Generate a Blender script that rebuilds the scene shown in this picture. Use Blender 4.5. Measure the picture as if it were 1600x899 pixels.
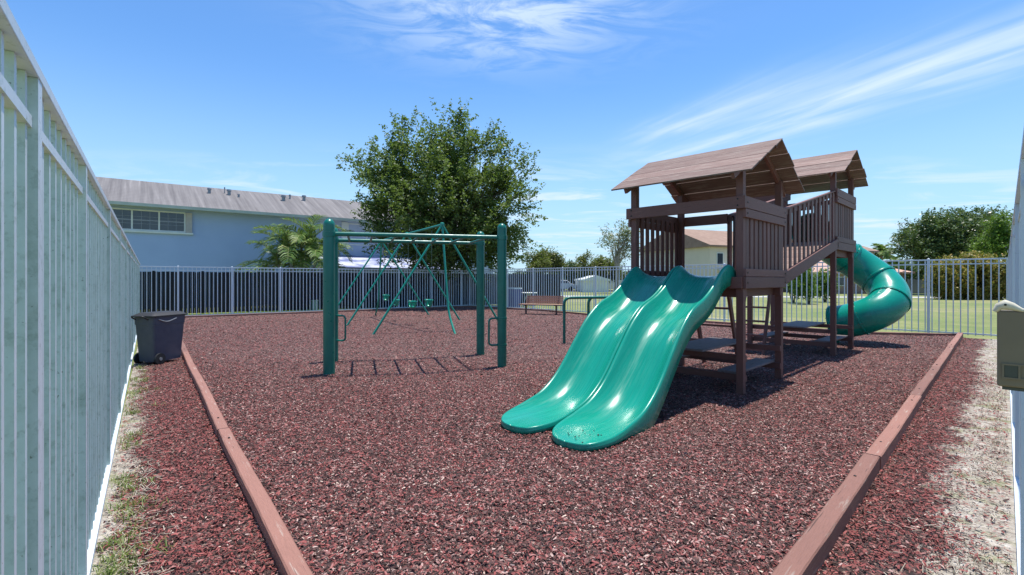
import bpy, math, random
import numpy as np
from mathutils import Vector, Matrix, noise as mnoise
random.seed(7); rng = np.random.default_rng(7)
R = math.radians
for o in list(bpy.data.objects): bpy.data.objects.remove(o)
scene = bpy.context.scene
COL = scene.collection
H = 1.5; F = 780.0; HZ = 437.0      # eye height, focal length in px (1600 wide), horizon row

# ------------------------------------------------------------------ camera
cd = bpy.data.cameras.new('camera'); cam = bpy.data.objects.new('camera', cd); COL.objects.link(cam)
cam.location = (0, 0, H); cam.rotation_euler = (R(90), 0, 0)
cd.sensor_width = 36; cd.lens = 36 * F / 1600.0
cd.shift_y = (HZ - 449.5) / 1600.0
cd.clip_start = 0.05; cd.clip_end = 2000
scene.camera = cam
# ------------------------------------------------------------------ light
SUN_EL, SUN_AZ = R(80.5), R(42)      # azimuth measured from +Y towards +X
sd = bpy.data.lights.new('sun', 'SUN'); sun = bpy.data.objects.new('sun', sd); COL.objects.link(sun)
sd.energy = 4.2; sd.angle = R(0.5); sd.color = (1.0, 0.955, 0.89)
sv = Vector((math.sin(SUN_AZ) * math.cos(SUN_EL), math.cos(SUN_AZ) * math.cos(SUN_EL), math.sin(SUN_EL)))
sun.rotation_euler = (-sv).to_track_quat('-Z', 'Y').to_euler(); sun.location = sv * 60
scene.view_settings.view_transform = 'Standard'; scene.view_settings.look = 'None'
scene.view_settings.gamma = 1.0; scene.view_settings.exposure = 0.60
scene.view_settings.use_curve_mapping = False

def nn(nt, typ, **kw):
    n = nt.nodes.new(typ)
    for k, v in kw.items():
        if k.startswith('i_'): n.inputs[k[2:].replace('_', ' ')].default_value = v
        else: setattr(n, k, v)
    return n
def mth(nt, op, a, b=None, c=None, clamp=False):
    n = nt.nodes.new('ShaderNodeMath'); n.operation = op; n.use_clamp = clamp
    for i, v in enumerate((a, b, c)):
        if v is None: continue
        if isinstance(v, (int, float)): n.inputs[i].default_value = v
        else: nt.links.new(v, n.inputs[i])
    return n.outputs[0]

def make_world():
    w = bpy.data.worlds.new('World'); scene.world = w; w.use_nodes = True
    nt = w.node_tree; nt.nodes.clear(); L = nt.links.new
    out = nn(nt, 'ShaderNodeOutputWorld'); bg = nn(nt, 'ShaderNodeBackground'); L(bg.outputs[0], out.inputs[0])
    bg.inputs[1].default_value = 0.115
    sky = nn(nt, 'ShaderNodeTexSky', sky_type='NISHITA', sun_disc=False, sun_elevation=SUN_EL, sun_rotation=SUN_AZ,
             air_density=1.0, dust_density=0.35, ozone_density=1.6, altitude=0)
    tc = nn(nt, 'ShaderNodeTexCoord'); sp = nn(nt, 'ShaderNodeSeparateXYZ'); L(tc.outputs['Generated'], sp.inputs[0])
    z = mth(nt, 'MAXIMUM', sp.outputs[2], 0.02)
    u = mth(nt, 'DIVIDE', sp.outputs[0], z); v = mth(nt, 'DIVIDE', sp.outputs[1], z)
    # rotated coordinates of the cloud layer: a runs along the streaks, b across
    a = mth(nt, 'ADD', mth(nt, 'MULTIPLY', u, 0.39), mth(nt, 'MULTIPLY', v, -0.92))
    b = mth(nt, 'ADD', mth(nt, 'MULTIPLY', u, 0.92), mth(nt, 'MULTIPLY', v, 0.39))
    def noise(x, y, sx, sy, det, rough, dist=0.0, off=0.0):
        cb = nn(nt, 'ShaderNodeCombineXYZ'); L(mth(nt, 'MULTIPLY', x, sx), cb.inputs[0]); L(mth(nt, 'MULTIPLY', y, sy), cb.inputs[1]); cb.inputs[2].default_value = off
        n = nn(nt, 'ShaderNodeTexNoise'); n.inputs['Scale'].default_value = 1; n.inputs['Detail'].default_value = det
        n.inputs['Roughness'].default_value = rough; n.inputs['Distortion'].default_value = dist
        L(cb.outputs[0], n.inputs['Vector']); return n.outputs[0]
    def smooth(x, lo, hi):
        n = nn(nt, 'ShaderNodeMapRange', interpolation_type='SMOOTHSTEP'); L(x, n.inputs[0]); n.inputs[1].default_value = lo; n.inputs[2].default_value = hi
        return n.outputs[0]
    def gauss(x, c, s):
        d = mth(nt, 'DIVIDE', mth(nt, 'SUBTRACT', x, c), s)
        return mth(nt, 'EXPONENT', mth(nt, 'MULTIPLY', mth(nt, 'MULTIPLY', d, d), -1.0))
    n1 = noise(a, b, 0.9, 5.0, 6, 0.52, 0.5)
    warp = mth(nt, 'MULTIPLY', mth(nt, 'SUBTRACT', noise(a, b, 1.3, 1.6, 3, 0.5, 0, 5.0), 0.5), 0.5)
    bw = mth(nt, 'ADD', b, warp)
    s1 = smooth(n1, 0.33, 0.72)
    A = mth(nt, 'MULTIPLY', mth(nt, 'MULTIPLY', gauss(bw, 2.24, 0.17), smooth(v, 3.9, 3.2)), smooth(v, 1.9, 3.0))
    B = mth(nt, 'MULTIPLY', mth(nt, 'MULTIPLY', gauss(bw, 2.82, 0.36), smooth(v, 4.6, 3.7)), 1.0)
    bands = mth(nt, 'MULTIPLY', mth(nt, 'ADD', mth(nt, 'MULTIPLY', A, 0.75), mth(nt, 'MULTIPLY', B, 1.0)), mth(nt, 'ADD', mth(nt, 'MULTIPLY', s1, 0.65), 0.22))
    n2 = noise(u, v, 2.6, 5.0, 8, 0.62, 1.2, 2.0)
    top = mth(nt, 'MULTIPLY', mth(nt, 'MULTIPLY', gauss(u, -0.02, 0.46), gauss(v, 1.8, 0.44)), smooth(n2, 0.36, 0.62))
    n3 = noise(u, v, 0.55, 0.9, 6, 0.6, 0.8, 9.0)
    low = mth(nt, 'MULTIPLY', mth(nt, 'MULTIPLY', smooth(n3, 0.47, 0.66), smooth(v, 3.4, 6.0)), 0.8)
    cl = mth(nt, 'ADD', mth(nt, 'ADD', bands, mth(nt, 'MULTIPLY', top, 0.8)), low, clamp=True)
    cl = mth(nt, 'MULTIPLY', cl, smooth(sp.outputs[1], -0.2, 0.2))
    tint = nn(nt, 'ShaderNodeMixRGB', blend_type='MULTIPLY'); tint.inputs[0].default_value = 1
    tint.inputs[2].default_value = SKY_TINT; L(sky.outputs[0], tint.inputs[1])
    hz = nn(nt, 'ShaderNodeMixRGB'); L(mth(nt, 'MULTIPLY', smooth(sp.outputs[2], 0.40, -0.04), 0.9), hz.inputs[0]); L(tint.outputs[0], hz.inputs[1]); hz.inputs[2].default_value = (3.3, 4.8, 5.9, 1)
    mx = nn(nt, 'ShaderNodeMixRGB'); L(cl, mx.inputs[0]); L(hz.outputs[0], mx.inputs[1]); mx.inputs[2].default_value = CLOUD
    L(mx.outputs[0], bg.inputs[0])
SKY_TINT = (0.61, 0.92, 1.20, 1)
CLOUD = (4.6, 5.5, 6.6, 1)
make_world()

# ------------------------------------------------------------------ helpers
def gpt(px, py, z=0.0):
    Y = (H - z) * F / (py - HZ); return Vector(((px - 800) / F * Y, Y, z))
def at(px, Y, z=0.0): return Vector(((px - 800) / F * Y, Y, z))

def chain(o):
    m = o.matrix_basis.copy()
    while o.parent: o = o.parent; m = o.matrix_basis @ m
    return m
def tag(o, label=None, cat=None, group=None, kind=None):
    if label: o['label'] = label
    if cat: o['category'] = cat
    if group: o['group'] = group
    if kind: o['kind'] = kind
    return o
def thing(name, label, cat, loc=(0, 0, 0), rz=0, group=None):
    o = bpy.data.objects.new(name, None); COL.objects.link(o); o.location = loc; o.rotation_euler = (0, 0, rz)
    o.matrix_basis = Matrix.Translation(Vector(loc)) @ Matrix.Rotation(rz, 4, 'Z')
    o.empty_display_size = 0.2
    return tag(o, label, cat, group)

class MB:
    def __init__(s): s.v = []; s.f = []
    def add(s, vs, fs):
        n = len(s.v); s.v.extend([tuple(p) for p in vs]); s.f.extend([tuple(i + n for i in f) for f in fs]); return s
    def box(s, c, size, rz=0):
        cx, cy, cz = c; a, b, d = [q / 2 for q in size]; vs = []
        co, si = math.cos(rz), math.sin(rz)
        for z in (-d, d):
            for x, y in ((-a, -b), (a, -b), (a, b), (-a, b)):
                vs.append((cx + x * co - y * si, cy + x * si + y * co, cz + z))
        return s.add(vs, [(3, 2, 1, 0), (4, 5, 6, 7), (0, 1, 5, 4), (1, 2, 6, 5), (2, 3, 7, 6), (3, 0, 4, 7)])
    def lim(s, x0, x1, y0, y1, z0, z1): return s.box(((x0 + x1) / 2, (y0 + y1) / 2, (z0 + z1) / 2), (x1 - x0, y1 - y0, z1 - z0))
    def beam(s, p0, p1, w, h, up=(0, 0, 1)):
        p0 = Vector(p0); p1 = Vector(p1); d = (p1 - p0).normalized(); up = Vector(up)
        sd_ = d.cross(up).normalized(); u2 = sd_.cross(d).normalized(); vs = []
        for p in (p0, p1):
            for i, j in ((-1, -1), (1, -1), (1, 1), (-1, 1)): vs.append(p + sd_ * (i * w / 2) + u2 * (j * h / 2))
        return s.add(vs, [(0, 1, 2, 3), (7, 6, 5, 4), (4, 5, 1, 0), (5, 6, 2, 1), (6, 7, 3, 2), (7, 4, 0, 3)])
    def tube(s, pts, r, n=12, cap=True):
        pts = [Vector(p) for p in pts]; m = len(pts); rs = r if isinstance(r, (list, tuple)) else [r] * m
        t0 = (pts[1] - pts[0]).normalized(); a = Vector((0, 0, 1)) if abs(t0.z) < 0.9 else Vector((1, 0, 0))
        x = t0.cross(a).normalized(); vs = []; 
        for i in range(m):
            t = (pts[min(i + 1, m - 1)] - pts[max(i - 1, 0)]).normalized()
            x = (x - t * x.dot(t)).normalized(); y = t.cross(x)
            for k in range(n):
                q = 2 * math.pi * k / n; vs.append(pts[i] + (x * math.cos(q) + y * math.sin(q)) * rs[i])
        fs = [(i * n + k, i * n + (k + 1) % n, (i + 1) * n + (k + 1) % n, (i + 1) * n + k) for i in range(m - 1) for k in range(n)]
        if cap: fs += [tuple(range(n - 1, -1, -1)), tuple((m - 1) * n + k for k in range(n))]
        return s.add(vs, fs)
    def lathe(s, c, prof, n=24):
        c = Vector(c); vs = [c + Vector((r * math.cos(2 * math.pi * k / n), r * math.sin(2 * math.pi * k / n), z)) for r, z in prof for k in range(n)]
        m = len(prof)
        fs = [(i * n + k, i * n + (k + 1) % n, (i + 1) * n + (k + 1) % n, (i + 1) * n + k) for i in range(m - 1) for k in range(n)]
        fs += [tuple(range(n - 1, -1, -1)), tuple((m - 1) * n + k for k in range(n))]
        return s.add(vs, fs)
    def build(s, name, mat, parent=None, world=False, smooth=False, bevel=0, origin=None, rz=0, attr=None):
        me = bpy.data.meshes.new(name); vs = s.v
        if parent is not None and world:
            im = chain(parent).inverted(); vs = [tuple(im @ Vector(p)) for p in vs]
        if origin is not None:
            im = (Matrix.Translation(Vector(origin)) @ Matrix.Rotation(rz, 4, 'Z')).inverted(); vs = [tuple(im @ Vector(p)) for p in vs]
        me.from_pydata(vs, [], s.f); me.update(); me.materials.append(mat)
        if smooth:
            me.polygons.foreach_set('use_smooth', [True] * len(me.polygons)); me.set_sharp_from_angle(angle=R(38))
        o = bpy.data.objects.new(name, me); COL.objects.link(o)
        if parent is not None: o.parent = parent
        if origin is not None:
            o.location = origin; o.rotation_euler = (0, 0, rz); o.matrix_basis = Matrix.Translation(Vector(origin)) @ Matrix.Rotation(rz, 4, 'Z')
        if bevel:
            b = o.modifiers.new('bevel', 'BEVEL'); b.width = bevel; b.segments = 2; b.limit_method = 'ANGLE'
        return o

def np_mesh(name, V, faces4, mat, parent=None, world=False, attr=None, tri=False, smooth=False):
    """V (N,3) array, faces (M,k) array"""
    if parent is not None and world:
        im = np.array(chain(parent).inverted()); V = V @ im[:3, :3].T + im[:3, 3]
    me = bpy.data.meshes.new(name); k = faces4.shape[1]; M = len(faces4)
    me.vertices.add(len(V)); me.vertices.foreach_set('co', V.astype(np.float32).ravel())
    me.loops.add(M * k); me.loops.foreach_set('vertex_index', faces4.astype(np.int32).ravel())
    me.polygons.add(M); me.polygons.foreach_set('loop_start', np.arange(0, M * k, k, dtype=np.int32))
    me.polygons.foreach_set('loop_total', np.full(M, k, dtype=np.int32))
    me.update(calc_edges=True)
    if attr is not None:
        at_ = me.attributes.new('rnd', 'FLOAT', 'FACE'); at_.data.foreach_set('value', attr.astype(np.float32))
    me.materials.append(mat); o = bpy.data.objects.new(name, me); COL.objects.link(o)
    if parent is not None: o.parent = parent
    return o

# ------------------------------------------------------------------ materials
MATS = {}
def base_mat(name):
    m = bpy.data.materials.new(name); m.use_nodes = True; nt = m.node_tree; nt.nodes.clear()
    out = nn(nt, 'ShaderNodeOutputMaterial'); p = nn(nt, 'ShaderNodeBsdfPrincipled'); nt.links.new(p.outputs[0], out.inputs[0])
    MATS[name] = m; return m, nt, p
def ramp(nt, fac, stops, interp='LINEAR'):
    r = nn(nt, 'ShaderNodeValToRGB'); r.color_ramp.interpolation = interp
    el = r.color_ramp.elements
    while len(el) < len(stops): el.new(0.5)
    for e, (p, c) in zip(el, stops): e.position = p; e.color = (*c, 1)
    nt.links.new(fac, r.inputs[0]); return r.outputs[0]
def tnoise(nt, scale, det=4, rough=0.55, vec='Object', stretch=None, dist=0, vary=False):
    tc = nn(nt, 'ShaderNodeTexCoord'); v = tc.outputs[vec]
    if vary:
        oi = nn(nt, 'ShaderNodeObjectInfo'); ad = nn(nt, 'ShaderNodeVectorMath', operation='MULTIPLY_ADD'); nt.links.new(oi.outputs['Location'], ad.inputs[0])
        ad.inputs[1].default_value = (1.37, 1.91, 1.0); nt.links.new(v, ad.inputs[2]); v = ad.outputs[0]
    if stretch:
        mp = nn(nt, 'ShaderNodeMapping'); mp.inputs['Scale'].default_value = stretch; nt.links.new(v, mp.inputs[0]); v = mp.outputs[0]
    n = nn(nt, 'ShaderNodeTexNoise'); n.inputs['Scale'].default_value = scale; n.inputs['Detail'].default_value = det
    n.inputs['Roughness'].default_value = rough; n.inputs['Distortion'].default_value = dist; nt.links.new(v, n.inputs['Vector']); return n.outputs[0]
def bump(nt, p, h, s=0.3, d=0.01):
    b = nn(nt, 'ShaderNodeBump'); b.inputs['Strength'].default_value = s; b.inputs['Distance'].default_value = d
    nt.links.new(h, b.inputs['Height']); nt.links.new(b.outputs[0], p.inputs['Normal'])
def mix(nt, fac, a, b, typ='MIX'):
    m = nn(nt, 'ShaderNodeMixRGB', blend_type=typ)
    for i, v in ((0, fac), (1, a), (2, b)):
        if isinstance(v, (int, float)): m.inputs[i].default_value = v
        elif isinstance(v, tuple): m.inputs[i].default_value = (*v, 1) if len(v) == 3 else v
        else: nt.links.new(v, m.inputs[i])
    return m.outputs[0]
def simple(name, c1, c2=None, scale=4, rough=0.6, metal=0, bmp=0, stretch=None, det=5, lo=0.35, hi=0.65, spec=None, rv=0):
    m, nt, p = base_mat(name)
    if c2 is None: c2 = tuple(q * 0.85 for q in c1)
    f = tnoise(nt, scale, det, stretch=stretch)
    nt.links.new(ramp(nt, f, [(lo, c1), (hi, c2)]), p.inputs['Base Color'])
    p.inputs['Roughness'].default_value = rough; p.inputs['Metallic'].default_value = metal
    if spec is not None: p.inputs['Specular IOR Level'].default_value = spec
    if bmp: bump(nt, p, tnoise(nt, scale * 4, 4, stretch=stretch), bmp, 0.01)
    if rv:
        g = tnoise(nt, scale * 2.3, 5, stretch=stretch); mr = nn(nt, 'ShaderNodeMapRange'); nt.links.new(g, mr.inputs[0])
        mr.inputs[1].default_value = .3; mr.inputs[2].default_value = .7; mr.inputs[3].default_value = rough - rv; mr.inputs[4].default_value = rough + rv
        nt.links.new(mr.outputs[0], p.inputs['Roughness'])
    return m
def wood(name, col, worn, st, amount=0.62, rough=0.62, crack=0.45):
    m, nt, p = base_mat(name)
    f = tnoise(nt, 3.0, 7, 0.65, stretch=st); g = tnoise(nt, 14, 6, 0.7, stretch=st); h = tnoise(nt, 1.1, 3)
    c = mix(nt, h, tuple(q * 0.8 for q in col), tuple(q * 1.2 for q in col))
    w = ramp(nt, f, [(amount, (0, 0, 0)), (min(amount + 0.12, 1), (1, 1, 1))])
    c = mix(nt, w, c, worn)
    c = mix(nt, 0.35, c, ramp(nt, g, [(0.3, (0.45, 0.45, 0.45)), (0.6, (1, 1, 1))]), 'MULTIPLY')
    ck = tnoise(nt, 2.6, 3, 0.5, stretch=tuple(q * 2.2 if q > 1 else q for q in st), vary=True)
    c = mix(nt, mth(nt, 'MULTIPLY', ramp(nt, ck, [(0.30, (1, 1, 1)), (0.335, (0, 0, 0))]), crack), c, tuple(q * .18 for q in col))
    oi = nn(nt, 'ShaderNodeObjectInfo'); hv = nn(nt, 'ShaderNodeHueSaturation'); mr = nn(nt, 'ShaderNodeMapRange'); nt.links.new(oi.outputs['Random'], mr.inputs[0])
    mr.inputs[3].default_value = 0.80; mr.inputs[4].default_value = 1.22; nt.links.new(mr.outputs[0], hv.inputs['Value']); nt.links.new(c, hv.inputs['Color']); c = hv.outputs[0]
    nt.links.new(c, p.inputs['Base Color']); p.inputs['Roughness'].default_value = rough
    bump(nt, p, g, 0.5, 0.005); return m
BR = (0.165, 0.068, 0.052); BW = (0.29, 0.16, 0.125)
WX = wood('brown_wood_x', BR, BW, (1, 9, 9)); WY = wood('brown_wood_y', BR, BW, (9, 1, 9)); WZ = wood('brown_wood_z', BR, BW, (9, 9, 1))
WT = wood('timber_paint', (0.26, 0.122, 0.090), (0.36, 0.28, 0.23), (1, 12, 12), 0.585, 0.75, 0.75)
WR = wood('roof_wood', (0.215, 0.130, 0.105), (0.30, 0.225, 0.185), (9, 1, 9), 0.50, 0.8)
WS = wood('shelf_wood', (0.21, 0.165, 0.16), (0.09, 0.05, 0.045), (1, 9, 9), 0.56, 0.7)
GREENP = simple('green_plastic', (0.003, 0.235, 0.160), (0.006, 0.275, 0.188), 2.2, rough=0.27, rv=0.12, bmp=0.0, stretch=(0.7, 9, 0.7))
GREENT = simple('tube_plastic', (0.003, 0.235, 0.175), (0.004, 0.28, 0.205), 2.2, rough=0.25, rv=0.06)
GREENL = simple('swing_green_paint', (0.006, 0.23, 0.155), (0.008, 0.25, 0.17), 5, rough=0.33)
GREENM = simple('green_paint', (0.002, 0.130, 0.092), (0.003, 0.155, 0.11), 5, rough=0.33, rv=0.08)
CHAIN = simple('galvanised_chain', (0.16, 0.2, 0.19), None, 30, rough=0.4, metal=0.7)
BOLT = simple('dark_bolt', (0.03, 0.03, 0.03), None, 9, rough=0.4, metal=0.8)
# white aluminium fence with mildew
def fence_mat(name, amt, side=0.0):
    m, nt, p = base_mat(name)
    f = tnoise(nt, 2.2, 6, 0.65, vary=True); g = tnoise(nt, 28, 5, 0.75, vary=True)
    c = ramp(nt, f, [(0.3, (0.66, 0.70, 0.74)), (0.7, (0.57, 0.64, 0.68))])
    if side:      # algae film plus shade painted on picket and post faces looking along the fence
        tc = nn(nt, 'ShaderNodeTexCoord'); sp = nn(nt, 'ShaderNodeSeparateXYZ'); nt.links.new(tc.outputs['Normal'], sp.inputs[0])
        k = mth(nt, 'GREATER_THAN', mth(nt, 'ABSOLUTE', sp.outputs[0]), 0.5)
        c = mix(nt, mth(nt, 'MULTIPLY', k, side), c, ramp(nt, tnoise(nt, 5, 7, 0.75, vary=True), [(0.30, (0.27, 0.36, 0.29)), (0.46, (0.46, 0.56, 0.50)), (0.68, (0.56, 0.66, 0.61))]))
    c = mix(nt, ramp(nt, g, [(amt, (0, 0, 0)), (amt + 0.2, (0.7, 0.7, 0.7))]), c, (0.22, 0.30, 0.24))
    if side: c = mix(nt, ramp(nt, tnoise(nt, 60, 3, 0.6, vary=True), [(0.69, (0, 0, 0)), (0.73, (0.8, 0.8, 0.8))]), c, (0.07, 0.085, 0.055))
    nt.links.new(c, p.inputs['Base Color']); p.inputs['Roughness'].default_value = 0.42; return m
FW = fence_mat('white_aluminium', 0.60); FWD = fence_mat('mildewed_shaded_aluminium', 0.54, 0.95)
CREAM = simple('cream_plastic', (0.72, 0.66, 0.52), (0.5, 0.45, 0.33), 14, rough=0.45)
OLIVE = simple('olive_box_plastic', (0.205, 0.158, 0.095), (0.185, 0.142, 0.085), 6, rough=0.5, bmp=0.1)
OLIVED = simple('dark_olive_plastic', (0.06, 0.065, 0.05), None, 6, rough=0.4)
CART = simple('dark_cart_plastic', (0.045, 0.05, 0.078), (0.06, 0.066, 0.095), 5, rough=0.48, rv=0.1)
BLACK = simple('black_rubber', (0.015, 0.015, 0.016), None, 8, rough=0.6)
STUCCO = simple('blue_grey_stucco', (0.40, 0.51, 0.71), (0.365, 0.47, 0.67), 0.6, rough=0.9, bmp=0.15)
STUCCO2 = simple('pale_grey_stucco', (0.50, 0.58, 0.74), None, 0.6, rough=0.9, bmp=0.15)
BEIGE = simple('beige_stucco', (0.66, 0.58, 0.44), (0.60, 0.52, 0.40), 0.5, rough=0.9)
BRICKY = simple('tan_brick', (0.34, 0.24, 0.18), (0.28, 0.19, 0.15), 2, rough=0.9)
TRIM = simple('white_trim', (0.74, 0.76, 0.72), (0.66, 0.69, 0.63), 2, rough=0.5)
GLASS = simple('dark_window_glass', (0.025, 0.035, 0.05), (0.05, 0.06, 0.08), 1.5, rough=0.08, spec=0.7)
GREYM = simple('grey_metal', (0.28, 0.29, 0.3), None, 10, rough=0.45, metal=0.4)
DARKF = simple('dark_screen', (0.006, 0.007, 0.012), (0.014, 0.016, 0.024), 3, rough=0.9, stretch=(1, 1, .3))
BINB = simple('blue_bin_plastic', (0.05, 0.07, 0.26), None, 5, rough=0.5)
TEALB = simple('grey_green_box', (0.22, 0.33, 0.29), None, 5, rough=0.5)
BENCHW = simple('bench_slat_brown', (0.36, 0.19, 0.12), (0.42, 0.25, 0.17), 7, rough=0.6, stretch=(1, 8, 8))
BENCHM = simple('bench_dark_metal', (0.07, 0.03, 0.03), None, 7, rough=0.45)
CARW = simple('white_car_paint', (0.75, 0.76, 0.78), None, 1, rough=0.2)
def roof_mat(name, a, b, streak):
    m, nt, p = base_mat(name)
    f = tnoise(nt, 1.6, 6, 0.6, stretch=streak); g = tnoise(nt, 0.25, 4)
    c = ramp(nt, f, [(0.3, a), (0.62, b), (0.72, tuple(q * 1.35 for q in b))])
    c = mix(nt, 0.5, c, ramp(nt, g, [(0.3, (0.75, 0.73, 0.72)), (0.7, (1, 1, 1))]), 'MULTIPLY')
    nt.links.new(c, p.inputs['Base Color']); p.inputs['Roughness'].default_value = 0.9
    tc = nn(nt, 'ShaderNodeTexCoord'); w = nn(nt, 'ShaderNodeTexWave'); w.bands_direction = 'Y'; w.inputs['Scale'].default_value = 1.1
    nt.links.new(tc.outputs['Object'], w.inputs['Vector']); bump(nt, p, w.outputs[1], 0.5, 0.03); return m
SHING = roof_mat('grey_shingles', (0.125, 0.115, 0.115), (0.215, 0.20, 0.195), (3.0, 0.10, 0.10))
TERR = roof_mat('brown_shingles', (0.27, 0.17, 0.12), (0.33, 0.22, 0.16), (1, 1, 1))
PINKR = roof_mat('pink_shingles', (0.50, 0.30, 0.24), (0.55, 0.36, 0.28), (1, 1, 1))
CONC = simple('pale_concrete', (0.55, 0.53, 0.5), (0.45, 0.43, 0.4), 1, rough=0.9)
ASPH = simple('asphalt', (0.055, 0.055, 0.055), (0.045, 0.045, 0.045), 2, rough=0.9)
BARK = simple('bark', (0.16, 0.13, 0.105), (0.09, 0.075, 0.06), 5, rough=0.95, bmp=0.6, stretch=(3, 3, .6))
PALEBARK = simple('pale_bark', (0.36, 0.31, 0.25), (0.24, 0.2, 0.16), 5, rough=0.95, bmp=0.4)
def leaf_mat(name, stops, trans=0.3, rough=0.45):
    m, nt, p = base_mat(name); a = nn(nt, 'ShaderNodeAttribute', attribute_name='rnd')
    c = ramp(nt, a.outputs['Fac'], stops); nt.links.new(c, p.inputs['Base Color']); p.inputs['Roughness'].default_value = rough
    p.inputs['Specular IOR Level'].default_value = 0.28
    t = nn(nt, 'ShaderNodeBsdfTranslucent'); nt.links.new(mix(nt, 0.5, c, (0.25, 0.4, 0.03), 'MIX'), t.inputs[0])
    ms = nn(nt, 'ShaderNodeMixShader'); ms.inputs[0].default_value = trans
    nt.links.new(p.outputs[0], ms.inputs[1]); nt.links.new(t.outputs[0], ms.inputs[2])
    nt.links.new(ms.outputs[0], nt.nodes['Material Output'].inputs[0]); return m
OAKL = leaf_mat('oak_leaves', [(0, (0.06, 0.10, 0.026)), (0.5, (0.125, 0.18, 0.052)), (0.85, (0.20, 0.25, 0.09)), (1, (0.32, 0.31, 0.18))], 0.32, 0.5)
DARKL = leaf_mat('dark_glossy_leaves', [(0, (0.05, 0.09, 0.032)), (0.6, (0.105, 0.155, 0.055)), (1, (0.23, 0.25, 0.13))], 0.15, 0.35)
YELL = leaf_mat('olive_leaves', [(0, (0.07, 0.095, 0.025)), (0.6, (0.15, 0.16, 0.04)), (1, (0.27, 0.22, 0.09))], 0.25)
PALE = leaf_mat('sparse_pale_leaves', [(0, (0.12, 0.14, 0.07)), (0.6, (0.22, 0.23, 0.12)), (1, (0.36, 0.33, 0.22))], 0.25)
ORAN = leaf_mat('orange_tipped_leaves', [(0, (0.08, 0.11, 0.03)), (0.35, (0.22, 0.21, 0.05)), (0.6, (0.42, 0.30, 0.07)), (1, (0.6, 0.32, 0.09))], 0.25)
BRIG = leaf_mat('bright_green_leaves', [(0, (0.06, 0.12, 0.02)), (0.6, (0.12, 0.22, 0.035)), (1, (0.24, 0.3, 0.07))], 0.3)
PALM = leaf_mat('palm_leaflets', [(0, (0.05, 0.10, 0.022)), (0.45, (0.13, 0.23, 0.045)), (0.75, (0.28, 0.34, 0.09)), (1, (0.46, 0.42, 0.2))], 0.22)
WEED = leaf_mat('weed_blades', [(0, (0.09, 0.14, 0.03)), (0.6, (0.17, 0.24, 0.05)), (1, (0.42, 0.38, 0.2))], 0.25)
STRAW = leaf_mat('dry_straw', [(0, (0.30, 0.25, 0.18)), (1, (0.58, 0.52, 0.42))], 0.1)
def chip_mat():
    m, nt, p = base_mat('rubber_mulch_chips'); a = nn(nt, 'ShaderNodeAttribute', attribute_name='rnd')
    c = ramp(nt, a.outputs['Fac'], [(0, (0.022, 0.012, 0.010)), (0.20, (0.055, 0.030, 0.025)), (0.36, (0.13, 0.066, 0.057)), (0.50, (0.21, 0.056, 0.050)),
             (0.64, (0.31, 0.084, 0.074)), (0.75, (0.35, 0.20, 0.175)), (0.90, (0.50, 0.34, 0.295)), (1.0, (0.64, 0.52, 0.40))])
    nt.links.new(c, p.inputs['Base Color']); p.inputs['Roughness'].default_value = 0.7; p.inputs['Specular IOR Level'].default_value = 0.25; return m
CHIPS = chip_mat()

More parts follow.
